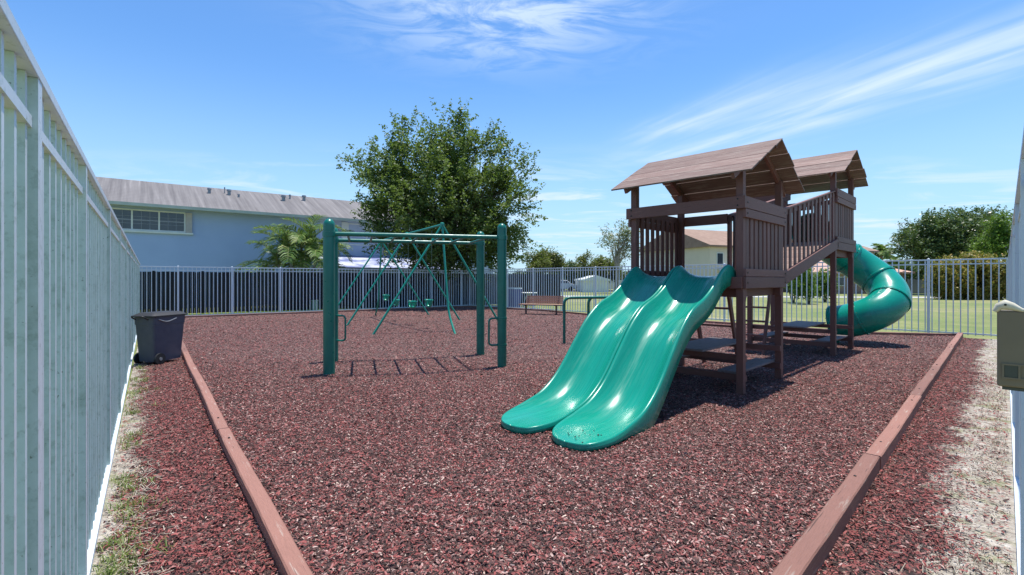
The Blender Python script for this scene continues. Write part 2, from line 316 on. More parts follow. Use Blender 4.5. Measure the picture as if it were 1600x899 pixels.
# ground mulch: two fence lines give the strips where sand and dry grass show
def ground_mulch():
    m, nt, p = base_mat('mulch_ground'); tc = nn(nt, 'ShaderNodeTexCoord')
    vo = nn(nt, 'ShaderNodeTexVoronoi'); vo.inputs['Scale'].default_value = 42; vo.inputs['Randomness'].default_value = 1
    wn = nn(nt, 'ShaderNodeTexNoise'); wn.inputs['Scale'].default_value = 25; wn.inputs['Detail'].default_value = 3
    nt.links.new(tc.outputs['Object'], wn.inputs['Vector'])
    va = nn(nt, 'ShaderNodeVectorMath', operation='MULTIPLY_ADD'); nt.links.new(wn.outputs['Color'], va.inputs[0])
    va.inputs[1].default_value = (0.06, 0.06, 0.06); nt.links.new(tc.outputs['Object'], va.inputs[2]); nt.links.new(va.outputs[0], vo.inputs['Vector'])
    sp = nn(nt, 'ShaderNodeSeparateColor'); nt.links.new(vo.outputs['Color'], sp.inputs[0])
    c = ramp(nt, sp.outputs[0], [(0, (0.022, 0.012, 0.010)), (0.25, (0.07, 0.038, 0.032)), (0.45, (0.14, 0.06, 0.05)), (0.65, (0.25, 0.075, 0.062)), (0.83, (0.30, 0.17, 0.14)), (1, (0.44, 0.30, 0.24))])
    c = mix(nt, ramp(nt, vo.outputs['Distance'], [(0.35, (0, 0, 0)), (0.75, (0.8, 0.8, 0.8))]), c, (0.03, 0.02, 0.02))
    big = tnoise(nt, 0.35, 4); c = mix(nt, 0.5, c, ramp(nt, big, [(0.35, (1.0, 0.85, 0.85)), (0.65, (0.9, 0.95, 0.95))]), 'MULTIPLY')
    so = nn(nt, 'ShaderNodeSeparateXYZ'); nt.links.new(tc.outputs['Object'], so.inputs[0]); X, Y = so.outputs[0], so.outputs[1]
    dl = mth(nt, 'MULTIPLY', mth(nt, 'ADD', mth(nt, 'ADD', X, 0.297), mth(nt, 'MULTIPLY', Y, 0.728)), 0.808)
    dr = mth(nt, 'MULTIPLY', mth(nt, 'SUBTRACT', mth(nt, 'ADD', mth(nt, 'MULTIPLY', Y, 0.985), 0.07), X), 0.712)
    n = mth(nt, 'MULTIPLY', mth(nt, 'SUBTRACT', tnoise(nt, 2.3, 6, 0.65), 0.5), 0.9)
    def strip(d, w):
        r = nn(nt, 'ShaderNodeMapRange'); nt.links.new(mth(nt, 'ADD', d, n), r.inputs[0]); r.inputs[1].default_value = w; r.inputs[2].default_value = w + 0.06
        r.inputs[3].default_value = 1; r.inputs[4].default_value = 0; return r.outputs[0]
    sm = mth(nt, 'MAXIMUM', strip(dl, 0.10), strip(dr, 0.33))
    sand = ramp(nt, tnoise(nt, 9, 8, 0.7), [(0.3, (0.17, 0.13, 0.10)), (0.5, (0.40, 0.35, 0.29)), (0.68, (0.58, 0.54, 0.48))])
    gr = ramp(nt, tnoise(nt, 3.1, 5, 0.6), [(0.52, (0, 0, 0)), (0.62, (0.7, 0.7, 0.7))]); sand = mix(nt, gr, sand, (0.22, 0.24, 0.10))
    c = mix(nt, sm, c, sand); nt.links.new(c, p.inputs['Base Color']); p.inputs['Roughness'].default_value = 0.85
    h = mth(nt, 'SUBTRACT', 1.0, vo.outputs['Distance']); bump(nt, p, h, 0.9, 0.02)
    return m
MULCH = ground_mulch()
def lawn_mat():
    m, nt, p = base_mat('lawn_grass')
    f = tnoise(nt, 0.16, 6, 0.65); g = tnoise(nt, 0.7, 8, 0.75, stretch=(1, 1, 1)); k = tnoise(nt, 14, 5, 0.8)
    c = ramp(nt, f, [(0.32, (0.15, 0.20, 0.055)), (0.5, (0.22, 0.24, 0.085)), (0.68, (0.31, 0.28, 0.14))])
    c = mix(nt, 0.6, c, ramp(nt, g, [(0.36, (0.45, 0.6, 0.40)), (0.62, (1.15, 1.08, 1.05))]), 'MULTIPLY')
    c = mix(nt, 0.6, c, ramp(nt, k, [(0.3, (0.6, 0.62, 0.5)), (0.65, (1.1, 1.1, 1.1))]), 'MULTIPLY')
    nt.links.new(c, p.inputs['Base Color']); p.inputs['Roughness'].default_value = 0.95; bump(nt, p, k, 0.6, 0.03); return m
LAWN = lawn_mat()

# ------------------------------------------------------------------ ground
def lf(Y): return -0.297 - 0.728 * Y          # left fence line
def rf(Y): return 0.07 + 0.985 * Y            # right fence line
def sheet(name, pts, z, mat):
    o = MB().add([(x, y, z) for x, y in pts], [tuple(range(len(pts)))]).build(name, mat); return tag(o, kind='structure')
sheet('lawn_ground', [(-600, -60), (600, -60), (600, 900), (-600, 900)], -0.03, LAWN)
B1a, B1b = (-13.4, 18.58), (-2.3, 26.67)
BK = [(-2.3, 26.67), (1.4, 23.4), (3.06, 20.7), (6.6, 17.06), (7.3, 16.2), (9.4, 13.45), (11.55, 12.85)]
sheet('mulch_base', [(0.0, 0.0), (0.35, 0.25), (12.3, 12.40), (11.6, 12.9)] + BK[-2::-1] + [(-13.55, 18.35), (-0.4, 0.1)], -0.022 + 0.02, MULCH)

def hgt(X, Y):
    h = 0.032 + 0.007 * np.sin(X * 1.3 + 1.1 * np.sin(Y * .9)) * np.sin(Y * 1.1 + .8 * np.sin(X * .7)) + 0.005 * np.sin(X * 4.1 + Y * 1.7) * np.sin(Y * 3.7 - X) 
    for cx, cy, rr, dd in ((0.05, 4.15, .55, .034), (-0.42, 4.75, .5, .034), (-2.6, 15.6, .9, .03), (-3.1, 16.5, .9, .03), (-4.3, 18.1, .9, .03), (-1.5, 8.3, 1.0, .018), (3.6, 8.5, .6, .02)):
        h = h - dd * np.exp(-((X - cx) ** 2 + (Y - cy) ** 2) / rr ** 2)
    el = np.abs(X - (0.765 - 0.728 * Y)) * .808; er = np.abs(X - (-1.03 + 0.974 * Y)) * .716
    return np.maximum(h, 0.001) + 0.022 * np.exp(-np.minimum(el, er) / 0.10)
ys_ = np.concatenate([np.arange(0.9, 10, .07), np.arange(10, 26.6, .2)]); rowsV = []; nc = 170
for y in ys_:
    xl = 0.715 - 0.728 * y if y < 18.7 else (y - 28.34) / 0.728
    xr = min(-0.975 + 0.974 * y, np.interp(-y, [-26.67, -23.4, -20.7, -17.06, -16.2, -13.45, -12.85], [-2.3, 1.4, 3.06, 6.6, 7.3, 9.4, 11.55]) if y > 12.85 else 99)
    xx = np.linspace(xl, xr, nc); rowsV.append(np.stack([xx, np.full(nc, y), hgt(xx, np.full(nc, y))], 1))
gv = np.concatenate(rowsV); ii, jj = np.meshgrid(np.arange(len(ys_) - 1), np.arange(nc - 1), indexing='ij'); q0 = (ii * nc + jj).ravel()
gm = np_mesh('mulch_surface', gv, np.stack([q0, q0 + 1, q0 + 1 + nc, q0 + nc], 1), MULCH); tag(gm, kind='structure'); gm.data.polygons.foreach_set('use_smooth', [True] * len(gm.data.polygons))

# loose chips lying over the bed
def chips(n, ymin, ymax, smin, smax, fin, fout):
    Y = np.sqrt(rng.uniform(ymin ** 2, ymax ** 2, n * 2)); X = rng.uniform(-1.08, 1.06, n * 2) * Y
    dl = (X + 0.297 + 0.728 * Y) * 0.808; dr = (0.07 + 0.985 * Y - X) * 0.712
    nz = 0.5 * np.sin(X * 3.1 + 1.7 * np.sin(Y * 2.3)) + 0.5 * np.sin(Y * 4.3 + 1.9 * np.sin(X * 2.9 + 1))
    back1 = (28.3 + 0.728 * X) - Y; back2 = 24.0 - 0.97 * X - Y
    ok = (dl > 0.02) & (dr > 0.02) & (back1 > 0.1) & (back2 > 0.1)
    pl = np.clip((dl + nz * 0.13 - 0.04) / 0.22, 0.16, 1); pr = np.clip((dr + nz * 0.2 - 0.18) / 0.35, 0.2, 1)
    ok &= rng.random(n * 2) < np.minimum(pl, pr)
    ok &= rng.random(n * 2) < np.clip((ymax - Y) / fout, 0, 1) * (np.clip((Y - ymin) / fin, 0, 1) if fin else 1)
    X, Y = X[ok], Y[ok]; n = len(X)
    L = rng.uniform(smin, smax, n) * (0.6 + 0.8 * rng.random(n) ** 2); W = L * rng.uniform(0.22, 0.42, n)
    th = rng.uniform(0, 2 * np.pi, n); ph = rng.normal(0, 0.24, n); ro = rng.normal(0, 0.42, n)
    u = np.stack([np.cos(th) * np.cos(ph), np.sin(th) * np.cos(ph), np.sin(ph)], 1)
    w0 = np.stack([-np.sin(th), np.cos(th), np.zeros(n)], 1); nrm = np.cross(u, w0)
    w = w0 * np.cos(ro)[:, None] + nrm * np.sin(ro)[:, None]; up = np.cross(u, w); up *= np.sign(up[:, 2:3])
    inb = (X > 0.74 - 0.728 * Y) & (X < -1.0 + 0.974 * Y)
    c = np.stack([X, Y, rng.uniform(0.003, 0.016, n) + np.where(inb, hgt(X, Y), 0.018 * np.exp(-np.minimum(np.abs(X - (0.665 - 0.728 * Y)), np.abs(X - (-0.9 + 0.974 * Y))) / .12))], 1); hl = (L / 2)[:, None]; hw = (W / 2)[:, None]
    curl = (L * rng.uniform(-0.05, 0.22, n))[:, None]
    tp = rng.uniform(0.35, 1.0, (n, 1)); tq = rng.uniform(0.35, 1.0, (n, 1))
    V = np.stack([c - u * hl - w * hw * tp, c - u * hl + w * hw * tp, c + up * curl - w * hw, c + up * curl + w * hw, c + u * hl - w * hw * tq, c + u * hl + w * hw * tq], 1)
    base = np.arange(n)[:, None] * 6
    Fq = np.concatenate([base + np.array([[0, 2, 3, 1]]), base + np.array([[2, 4, 5, 3]])], 1).reshape(-1, 4)
    lowf = 0.5 + 0.5 * np.sin(X * 0.9 + 0.7 * np.sin(Y * 0.6)) * np.cos(Y * 0.5 + 0.4)
    r = np.clip(rng.beta(1.05, 1.5, n), 0, 1); r = np.where(L > 0.034, np.minimum(r, 0.7), r); red = (np.minimum(X - (0.65 - 0.728 * Y), (-0.9 + 0.974 * Y) - X) < 0) | (rng.random(n) < 0.32 * np.clip(lowf - .25, 0, 1)) | (rng.random(n) < np.clip((-X - 1.5) / 14, 0, .3) + .08)
    r = np.where(red & (r > 0.25) & (rng.random(n) < 0.75), rng.uniform(0.42, 0.66, n), r)
    return V.reshape(-1, 3), Fq, np.repeat(r, 2)
parts_ = [chips(400000, 2.2, 9.5, 0.012, 0.032, 0, 5.0), chips(200000, 5.0, 19.0, 0.018, 0.038, 4.0, 7.0), chips(60000, 12.0, 27.0, 0.032, 0.055, 6.0, .1)]
off = 0; VV = []; FF = []; AA = []
for v_, f_, a_ in parts_: VV.append(v_); FF.append(f_ + off); AA.append(a_); off += len(v_)
tag(np_mesh('mulch_chips', np.concatenate(VV), np.concatenate(FF), CHIPS, attr=np.concatenate(AA)),
    'loose red and brown rubber mulch chips covering the playground', 'mulch', kind='stuff')

def blades(name, centers, per, spread, h, wd, mat, label, cat, lean=0.5):
    n = len(centers) * per; C = np.repeat(np.array(centers, float), per, 0); C[:, :2] += rng.normal(0, spread, (n, 2))
    th = rng.uniform(0, 2 * np.pi, n); hh = h * rng.uniform(0.5, 1.2, n); ln = hh * rng.uniform(0.1, lean * 2, n)
    d = np.stack([np.cos(th), np.sin(th), np.zeros(n)], 1); s = np.stack([-np.sin(th), np.cos(th), np.zeros(n)], 1) * (wd / 2)
    tip = C + d * ln[:, None]; tip[:, 2] += hh; mid = C + d * (ln * 0.35)[:, None]; mid[:, 2] += hh * 0.6
    V = np.stack([C - s, C + s, mid + s * 0.8, mid - s * 0.8, tip + s * 0.15, tip - s * 0.15], 1).reshape(-1, 3)
    b = np.arange(n)[:, None] * 6; Fq = np.concatenate([b + np.array([[0, 1, 2, 3]]), b + np.array([[3, 2, 4, 5]])], 1).reshape(-1, 4)
    return tag(np_mesh(name, V, Fq, mat, attr=np.repeat(rng.random(n), 2)), label, cat, kind='stuff')
cs = []
for Y, k in ((2.45, 16), (2.7, 10), (3.05, 14), (3.55, 14), (4.6, 10), (5.6, 8), (6.6, 14), (7.3, 10), (8.3, 6)):
    for _ in range(k):
        y = Y + random.gauss(0, 0.16); cs.append((lf(y) + 0.06 + abs(random.gauss(0, 0.13)), y, 0.0))
blades('weeds', cs, 14, 0.03, 0.05, 0.006, WEED, 'green weeds sprouting from the sandy strip along the left fence', 'weeds', 0.9)
cs = []
for _ in range(420):
    y = random.uniform(2.3, 9); cs.append((lf(y) + 0.05 + abs(random.gauss(0, 0.15)), y, 0.006))
for _ in range(260):
    y = random.uniform(2.3, 9); cs.append((rf(y) - 0.05 - abs(random.gauss(0, 0.35)), y, 0.012))
def straws():
    n = len(cs) * 3; C = np.repeat(np.array(cs), 3, 0); C[:, :2] += rng.normal(0, 0.05, (n, 2)); th = rng.uniform(0, np.pi, n); L = rng.uniform(0.02, 0.10, n)
    d = np.stack([np.cos(th), np.sin(th), rng.uniform(-0.05, 0.15, n)], 1) * (L / 2)[:, None]; s = np.stack([-np.sin(th), np.cos(th), np.zeros(n)], 1) * 0.0018
    V = np.stack([C - d - s, C + d - s, C + d + s, C - d + s], 1).reshape(-1, 3)
    V[:, 2] = np.maximum(V[:, 2], 0.006) + 0.012
    return tag(np_mesh('dry_straw', V, np.arange(n * 4).reshape(-1, 4), STRAW, attr=rng.random(n)), 'pale dry grass stems strewn over the sandy strips beside the fences', 'straw', kind='stuff')
straws()
cs = []
for _ in range(260):
    y = random.uniform(2.3, 8); cs.append((rf(y) - 0.03 - abs(random.gauss(0, 0.18)), y, 0.0))
blades('short_grass', [c for c in cs if math.sin(c[1] * 3.3) > 0.1], 8, 0.03, 0.028, 0.005, STRAW, 'thin faded grass on the pale sand along the right fence', 'grass', 0.9)
cs = []
for _ in range(9000):
    t = random.random(); x = -14 + t * 13.5; y0 = 19.45 + 0.728 * (x + 12.55); q = random.uniform(0.0, 2.6); cs.append((x - 0.589 * q, y0 + 0.808 * q, -0.03))
blades('lawn_strip', cs, 3, 0.05, 0.07, 0.012, leaf_mat('fresh_grass', [(0, (0.10, 0.17, 0.03)), (0.6, (0.19, 0.29, 0.05)), (1, (0.33, 0.36, 0.12))], 0.3),
       'fresh green grass strip between the back border and the dark screen', 'grass')

# ------------------------------------------------------------------ fences
ORD = ['first', 'second', 'third', 'fourth', 'fifth', 'sixth', 'seventh', 'eighth', 'ninth', 'tenth']
def fence(label, A, B, nrm, top, mid, bot, pitch, pw, post_w, cap_w, posts, mat, matrail, seen_from=0, name='metal_fence'):
    """A,B ground ends; nrm inward normal; posts: distances from A"""
    A = Vector((A[0], A[1], 0)); B = Vector((B[0], B[1], 0)); L = (B - A).length; d = (B - A) / L; nv = Vector((nrm[0], nrm[1], 0)); rz = math.atan2(d.y, d.x)
    t = thing(name, label, 'fence', tuple(A), rz)
    side = 1 if nv.dot(Vector((-d.y, d.x, 0))) > 0 else -1      # local +y or -y is the inside
    zt = top
    MB().lim(0, L, -cap_w / 2, cap_w / 2, zt - 0.035, zt).build('top_rail', matrail, t, bevel=0.003)
    o = side * (pw / 2 + 0.004)
    MB().lim(0.001, L - 0.001, -0.016 + o * 0.2, 0.016 + o * 0.2, mid - 0.03, mid).build('rail', matrail, t)
    bw = 0.022 if seen_from else 0.012
    MB().lim(0.001, L - 0.001, -0.016 + side * bw, 0.016 + side * bw, bot - 0.035, bot).build('rail', matrail, t)
    for p in posts:
        MB().lim(p - post_w / 2, p + post_w / 2, -post_w / 2, post_w / 2, -0.03, zt - 0.036).build('post', mat, t)
        if seen_from == 0 and p > 0: MB().lathe((p, 0, 0), [(post_w * .45, zt + 0.001), (post_w * .5, zt + .012), (post_w * .2, zt + .03), (.002, zt + .034)], 8).build('post_cap', matrail, t)
    xs = []; x = pitch * 0.6
    while x < L - 0.03:
        if all(abs(x - p) > (post_w + pw) / 2 + 0.01 for p in posts): xs.append(x)
        x += pitch
    pick = MB().lim(-pw / 2, pw / 2, -pw / 2, pw / 2, bot - 0.06, zt - 0.036)
    proto = pick.build('picket', mat, t); 
    proto.location = (xs[0], 0, 0)
    camd = [((A + d * x) .length, x) for x in xs]; camd.sort(); near = [x for _, x in camd[:100]]; far = [x for _, x in camd[100:]]
    proto.location = (near[0], 0, 0)
    for x in near[1:]:
        c = proto.copy(); COL.objects.link(c); c.parent = t; c.location = (x, 0, 0)
    if far:
        m = MB()
        for x in far: m.lim(x - pw / 2, x + pw / 2, -pw / 2, pw / 2, bot - 0.06, zt - 0.036)
        o2 = m.build('picket', mat, t); o2['kind'] = 'stuff'
    return t
LA = (lf(0.3) - 0.022, 0.3 - .016); LB = (-13.75, 18.42)
def lpos(Y): return (Y - 0.3) / 0.808
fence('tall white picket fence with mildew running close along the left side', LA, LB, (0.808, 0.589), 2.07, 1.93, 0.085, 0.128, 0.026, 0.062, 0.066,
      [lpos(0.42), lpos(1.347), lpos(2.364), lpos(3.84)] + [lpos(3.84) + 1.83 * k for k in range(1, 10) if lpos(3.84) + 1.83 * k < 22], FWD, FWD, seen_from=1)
F1a = (-13.78, 18.45); F1b = (-2.35, 27.4)
L1 = math.hypot(F1b[0] - F1a[0], F1b[1] - F1a[1])
fence('white picket fence in front of the dark screen and the blue house', F1a, F1b, (0.589, -0.808), 2.0, 1.87, 0.12, 0.143, 0.024, 0.06, 0.045,
      [1.2 + 1.83 * k for k in range(8) if 1.2 + 1.83 * k < L1] , FW, FW)
F2a = F1b; F2b = (12.32, 12.36)
L2 = math.hypot(F2b[0] - F2a[0], F2b[1] - F2a[1])
fence('white picket fence behind the bench and tube slide with the lawn beyond', F2a, F2b, (-0.7, -0.7), 2.04, 1.92, 0.12, 0.143, 0.024, 0.06, 0.045,
      [0.03] + [L2 - 1.55 - 1.83 * k for k in range(12) if L2 - 1.55 - 1.83 * k > 0.5], FW, FW)
RA = (rf(1.66) + 0.024, 1.66 - 0.024); RB = (rf(12.35) + 0.03, 12.3)
fence('white picket fence at the right edge behind the olive box', RA, RB, (-0.7, 0.7), 2.06, 1.93, 0.13, 0.135, 0.026, 0.064, 0.064,
      [0.04, 0.75] + [0.75 + 1.83 * k for k in range(1, 9) if 0.75 + 1.83 * k < 15.4], FW, FW, seen_from=1)

# olive lock box by the right edge
def lock_box():
    Yb = 1.64; rz = -math.atan2(0.985, 1.0)
    t = thing('lock_box', 'olive plastic box with a cream cap mounted on the right fence', 'box', (rf(Yb), Yb, 0), rz)
    # local: -x towards the yard, +y along the fence away from the camera
    x0 = -0.066; zt = H - (486 - HZ) / F * Yb; zb = H - (606 - HZ) / F * Yb
    MB().lim(x0, 0.10, -0.03, 0.035, zb, zt).build('box_body', OLIVE, t, bevel=0.006)
    fr = MB(); fz0 = zb + 0.028; fz1 = zb + 0.078; a, b = x0 + 0.012, x0 + 0.05
    fr.lim(a, b + .02, -0.036, -0.03, fz1 - .005, fz1); fr.lim(a, b + .02, -0.036, -0.03, fz0, fz0 + .005)
    fr.lim(a, a + 0.005, -0.036, -0.03, fz0 + .0052, fz1 - .0052); fr.lim(b, b + 0.005, -0.036, -0.03, fz0 + .0052, fz1 - .0052)
    fr.build('window_frame', OLIVE, t)
    MB().lim(a + .0055, b - .0005, -0.0335, -0.031, fz0 + .0055, fz1 - .0055).build('window', OLIVED, t)
    MB().lim(x0 + 0.012, 0.09, -0.024, 0.02, zb - 0.010, zb - 0.001).build('bottom_lip', OLIVED, t)
    cap = MB(); pts = [(x0 - 0.006, -0.028, zt - 0.004), (x0 + 0.004, -0.028, zt + 0.012), (x0 + 0.020, -0.028, zt + 0.020), (x0 + 0.036, -0.028, zt + 0.014), (x0 + 0.06, -0.028, zt + 0.003), (x0 + 0.15, -0.028, zt + 0.0)]
    cap.tube(pts, [0.006, 0.012, 0.017, 0.013, 0.006, 0.004], 12); cap.build('cap', CREAM, t, smooth=True)
    MB().tube([(x0 + 0.02, -0.046, zt + 0.02), (x0 + 0.02, -0.04, zt + 0.02)], 0.0035, 8).build('screw', BOLT, t)
lock_box()

# ------------------------------------------------------------------ landscape timbers
def timber(p0, p1, w, h, label, group, z0=-0.015, jit=0.0):
    p0 = Vector((p0[0], p0[1], 0)); p1 = Vector((p1[0], p1[1], 0)); d = p1 - p0; L = d.length - 0.008; rz = math.atan2(d.y, d.x) + random.uniform(-1, 1) * jit
    n = max(6, int(L / 0.12)); vs = []; fs = []
    a0 = random.uniform(0, 9)
    for i in range(n + 1):
        x = L * i / n; wob = 0.005 * math.sin(x * 1.3 + a0) + 0.001 * math.sin(x * 7 + a0); wz = 0.003 * math.sin(x * 1.7 + a0 * 2)
        e = 0.008
        for y, z in ((-w / 2, 0), (w / 2, 0), (w / 2, h - e), (w / 2 - e, h), (-w / 2 + e, h), (-w / 2, h - e)):
            vs.append((x, y + wob + random.uniform(-.001, .001), z0 + z + (wz + random.uniform(-.001, .001) if z > 0.02 else 0)))
    for i in range(n):
        for k in range(6): a = i * 6; fs.append((a + k, a + 6 + k, a + 6 + (k + 1) % 6, a + (k + 1) % 6))
    fs += [(0, 1, 2, 3, 4, 5), tuple(n * 6 + k for k in (5, 4, 3, 2, 1, 0))]
    o = MB().add(vs, fs).build('landscape_timber', WT); o.location = p0; o.rotation_euler = (0, 0, rz)
    if p0.y < 12 and abs(d.y) > 0.5:
        m = MB()
        for x in (random.uniform(.15, .5), L - random.uniform(.2, .7)): m.lathe((x, .004, z0 + h - .004), [(.009, 0), (.009, .009), (.004, .011)], 8)
        m.build('spike_head', BOLT, o)
    tag(o, label, 'timber', group); return o
def lb(Y): return (0.715 - 0.728 * Y + random.uniform(-0.008, 0.008), Y)
def rb(Y): return (-0.975 + 0.974 * Y + random.uniform(-0.008, 0.008), Y)
ys = [0.6, 4.70, 9.66, 14.2, 18.7]
ll = ['long red-brown timber of the left border running out of the picture at the bottom', 'red-brown left border timber ending beside the trash can', 'left border timber hidden behind the trash can', 'last left border timber meeting the back border corner']
for i in range(4): timber(lb(ys[i]), lb(ys[i + 1]), 0.096, 0.118, ll[i], 'timbers of the left border')
ys = [1.0, 3.89, 5.9, 7.86, 10.3, 12.9]
rl = ['nearest right border timber with peeling paint, running out at the picture bottom', 'second right border timber from the camera, short and scarred with white marks', 'third right border timber from the camera', 'fourth right border timber from the camera', 'farthest right border timber reaching the back corner']
for i in range(5):
    a, b = rb(ys[i]), rb(ys[i + 1])
    if i == 0: b = (b[0] - 0.02, b[1])
    timber(a, b, 0.106, 0.15, rl[i], 'timbers of the right border')
def split(pts, group, labs, w=0.09, h=0.115):
    for (a, b), l in zip(zip(pts[:-1], pts[1:]), labs): timber(a, b, w, h, l, group)
p = [(B1a[0] + (B1b[0] - B1a[0]) * k / 4, B1a[1] + (B1b[1] - B1a[1]) * k / 4) for k in range(5)]
split(p, 'timbers of the back left border', ['back border timber just right of the trash can', 'back border timber left of the front left monkey bar post', 'back border timber behind the left swing legs', 'back border timber behind the swings, ending at the fence corner'])
split(BK, 'timbers of the back right border', ['back border timber right of the fence corner, behind the front right monkey bar post', 'back border timber behind the bench', 'back border timber behind the green slides', 'short back border timber behind the tower ladder',
      'back border timber behind the far tower and tube slide', 'back border timber between tube slide and right corner'])

# ------------------------------------------------------------------ play structure
ANG = math.atan2(0.704, 0.71); P2 = (2.93, 6.39, 0)
play = thing('play_structure', 'brown wooden play structure with two roofed towers, twin wave slides and a green tube slide', 'play structure', P2, ANG)
PB = 0.004
def pw(name, mb, mat, parent=play, bevel=PB, **k): return mb.build(name, mat, parent, bevel=bevel, **k)
W, D, T = 1.46, 1.54, 4.6
def bolts(parent, pts, ax):
    m = MB()
    for p in pts:
        q = Vector(p); m.tube([q, q + Vector(ax) * 0.006], 0.011, 8)
    m.build('bolt', BOLT, parent)
def rail_boards(side_y, x0, z):
    s = -1 if side_y < W / 2 else 1
    yb = side_y + s * 0.066; lo, hi = yb - 0.019, yb + 0.019
    for a, b in ((1.385, 1.532), (1.538, 1.637), (2.29, 2.398), (2.405, 2.557)):
        g = random.uniform(-.004, .004)
        o = pw('guard_board', MB().lim(x0 - 0.06 + g, x0 + W + 0.06 + g, lo, hi, a + z, b + z), WX)
        bolts(o, [(x0 + q, yb + s * 0.0195, (a + b) / 2 + z) for q in (0.0, W)], (0, s, 0))
    for i in range(9):
        x = x0 + 0.10 + i * (W - 0.2) / 8
        pw('baluster', MB().lim(x - 0.044 + random.uniform(-.006, .004), x + 0.043, side_y + s * 0.024, side_y + s * 0.0458, 1.56 + z, 2.46 + z) if s > 0 else
           MB().lim(x - 0.052 + random.uniform(-.006, .004), x + 0.050, side_y - 0.0458, side_y - 0.020, 1.56 + z, 2.46 + z), WZ)
def tower(x0, z):
    for x in (0, W):
        for y in (0, D):
            pw('post', MB().lim(x0 + x - 0.045, x0 + x + 0.045, y - 0.045, y + 0.045, -0.02, 2.955 + z), WZ)
    rail_boards(0, x0, z); rail_boards(D, x0, z)
    # deck planks and joists
    n = 10
    for i in range(n):
        x = x0 + 0.05 + i * (W - 0.1) / n
        pw('deck_plank', MB().lim(x, x + (W - 0.1) / n - 0.008, 0.048, D - 0.048, 1.50 + z, 1.54 + z), WY)
    for x in (0.065, W / 2, W - 0.065): pw('joist', MB().lim(x0 + x - 0.02, x0 + x + 0.02, -0.044, D + 0.044, 1.27 + z, 1.40 + z) if x != W / 2 else MB().lim(x0 + x - 0.02, x0 + x + 0.02, 0.05, D - 0.05, 1.40 + z, 1.498 + z), WY)
    for y in (0.07, D - 0.07): pw('joist', MB().lim(x0 + 0.09, x0 + W - 0.09, y - 0.02, y + 0.02, 1.272 + z, 1.498 + z), WX)
    # front face (towards the slides / the ramp)
    pw('rim_board', MB().lim(x0 - 0.085, x0 - 0.047, -0.045, D + 0.045, 1.385 + z, 1.532 + z), WY)
    pw('rim_board', MB().lim(x0 + W + 0.047, x0 + W + 0.085, -0.045, D + 0.045, 1.385 + z, 1.532 + z), WY)
    # picnic table under the deck
    for x in (0.068, W - 0.068):
        pw('crossbeam', MB().lim(x0 + x - 0.02, x0 + x + 0.02, -0.044, D + 0.044, 0.445, 0.525), WY)
        pw('crossbeam', MB().lim(x0 + x - 0.02, x0 + x + 0.02, -0.044, D + 0.044, 0.185, 0.27), WY)
    pw('table_top', MB().lim(x0 - 0.05, x0 + W + 0.08, 0.48, 1.06, 0.527, 0.556), WS)
    for a in (0.05, D - 0.33): pw('bench_seat', MB().lim(x0 + 0.05, x0 + W + 0.0, a, a + 0.28, 0.272, 0.302), WS)
    # roof
    rf_ = MB().beam((x0 + W / 2, -0.2, 3.33 + z), (x0 + W / 2, D + 0.16, 3.33 + z), 0.04, 0.09).build('roof', WY, play)
    ev = Vector((1.07, 0, -0.58)); L = ev.length
    for s in (-1, 1):
        dr = Vector((s * 1.07, 0, -0.58)) / L; nr = Vector((s * 0.58, 0, 1.07)) / L
        for k in range(4):
            a, b = 0.004 + k * L / 4, (k + 1) * L / 4 - 0.009; off_ = 0.012 + random.uniform(-.002, .002); ya = -0.26 + random.uniform(-.012, .012); yb = D + 0.21 + random.uniform(-.012, .012)
            o = Vector((x0 + W / 2, 0, 3.395 + z)); vs = []
            for y in (ya, yb):
                for q, h in ((a, 0), (b, 0), (b, off_ * 1.7), (a, off_ * 1.7)): vs.append(o + dr * q + nr * (h - 0.01) + Vector((0, y, 0)))
            fs = [(0, 1, 2, 3), (7, 6, 5, 4), (4, 5, 1, 0), (5, 6, 2, 1), (6, 7, 3, 2), (7, 4, 0, 3)]
            MB().add(vs, fs).build('roof_plank', WR, rf_, bevel=0.003)
        for y in (0.0, D):
            q = Vector((x0 + W / 2, y, 3.335 + z))
            MB().beam(q + dr * 0.05, q + dr * (L * 0.93), 0.04, 0.085).build('rafter', WX, rf_)
tower(0, 0); tower(T, 0.69)
# tower openings: top beams
b_ = pw('top_beam', MB().lim(-0.105, -0.047, -0.09, D + 0.09, 2.40, 2.557), WY); bolts(b_, [(-0.106, y, z) for y in (0.0, D) for z in (2.44, 2.52)], (-1, 0, 0))
b_ = pw('top_beam', MB().lim(W + 0.047, W + 0.085, 0.78, D + 0.06, 2.40, 2.557), WY); bolts(b_, [(W + 0.086, 0.83, 2.45), (W + 0.086, 0.83, 2.52)], (1, 0, 0))
pw('top_beam', MB().lim(T + W + 0.047, T + W + 0.085, -0.06, D + 0.06, 3.15, 3.247), WY)
pw('top_beam', MB().lim(T - 0.085, T - 0.047, 0.78, D + 0.06, 3.09, 3.247), WY)
for k in range(11):
    y_ = -0.03 + k * 0.146
    if 0.68 < y_ + .07 < 1.0: pw('slat', MB().lim(T + W - 0.02, T + W + 0.002, y_, y_ + 0.138, 3.06, 3.24), WZ)
    else: pw('slat', MB().lim(T + W - 0.02, T + W + 0.002, y_, y_ + 0.138, 2.235, 3.24), WZ)
def arch(pts, n=6, r=0.09):
    out = []; P = [Vector(p) for p in pts]; out.append(P[0])
    for i in range(1, len(P) - 1):
        a, b, c = P[i - 1], P[i], P[i + 1]; u = (a - b).normalized(); v = (c - b).normalized(); rr = min(r, (a - b).length * .45, (c - b).length * .45)
        s, e = b + u * rr, b + v * rr
        for k in range(n + 1):
            t = k / n; out.append(s * (1 - t) ** 2 + b * 2 * t * (1 - t) + e * t ** 2)
    out.append(P[-1]); return out
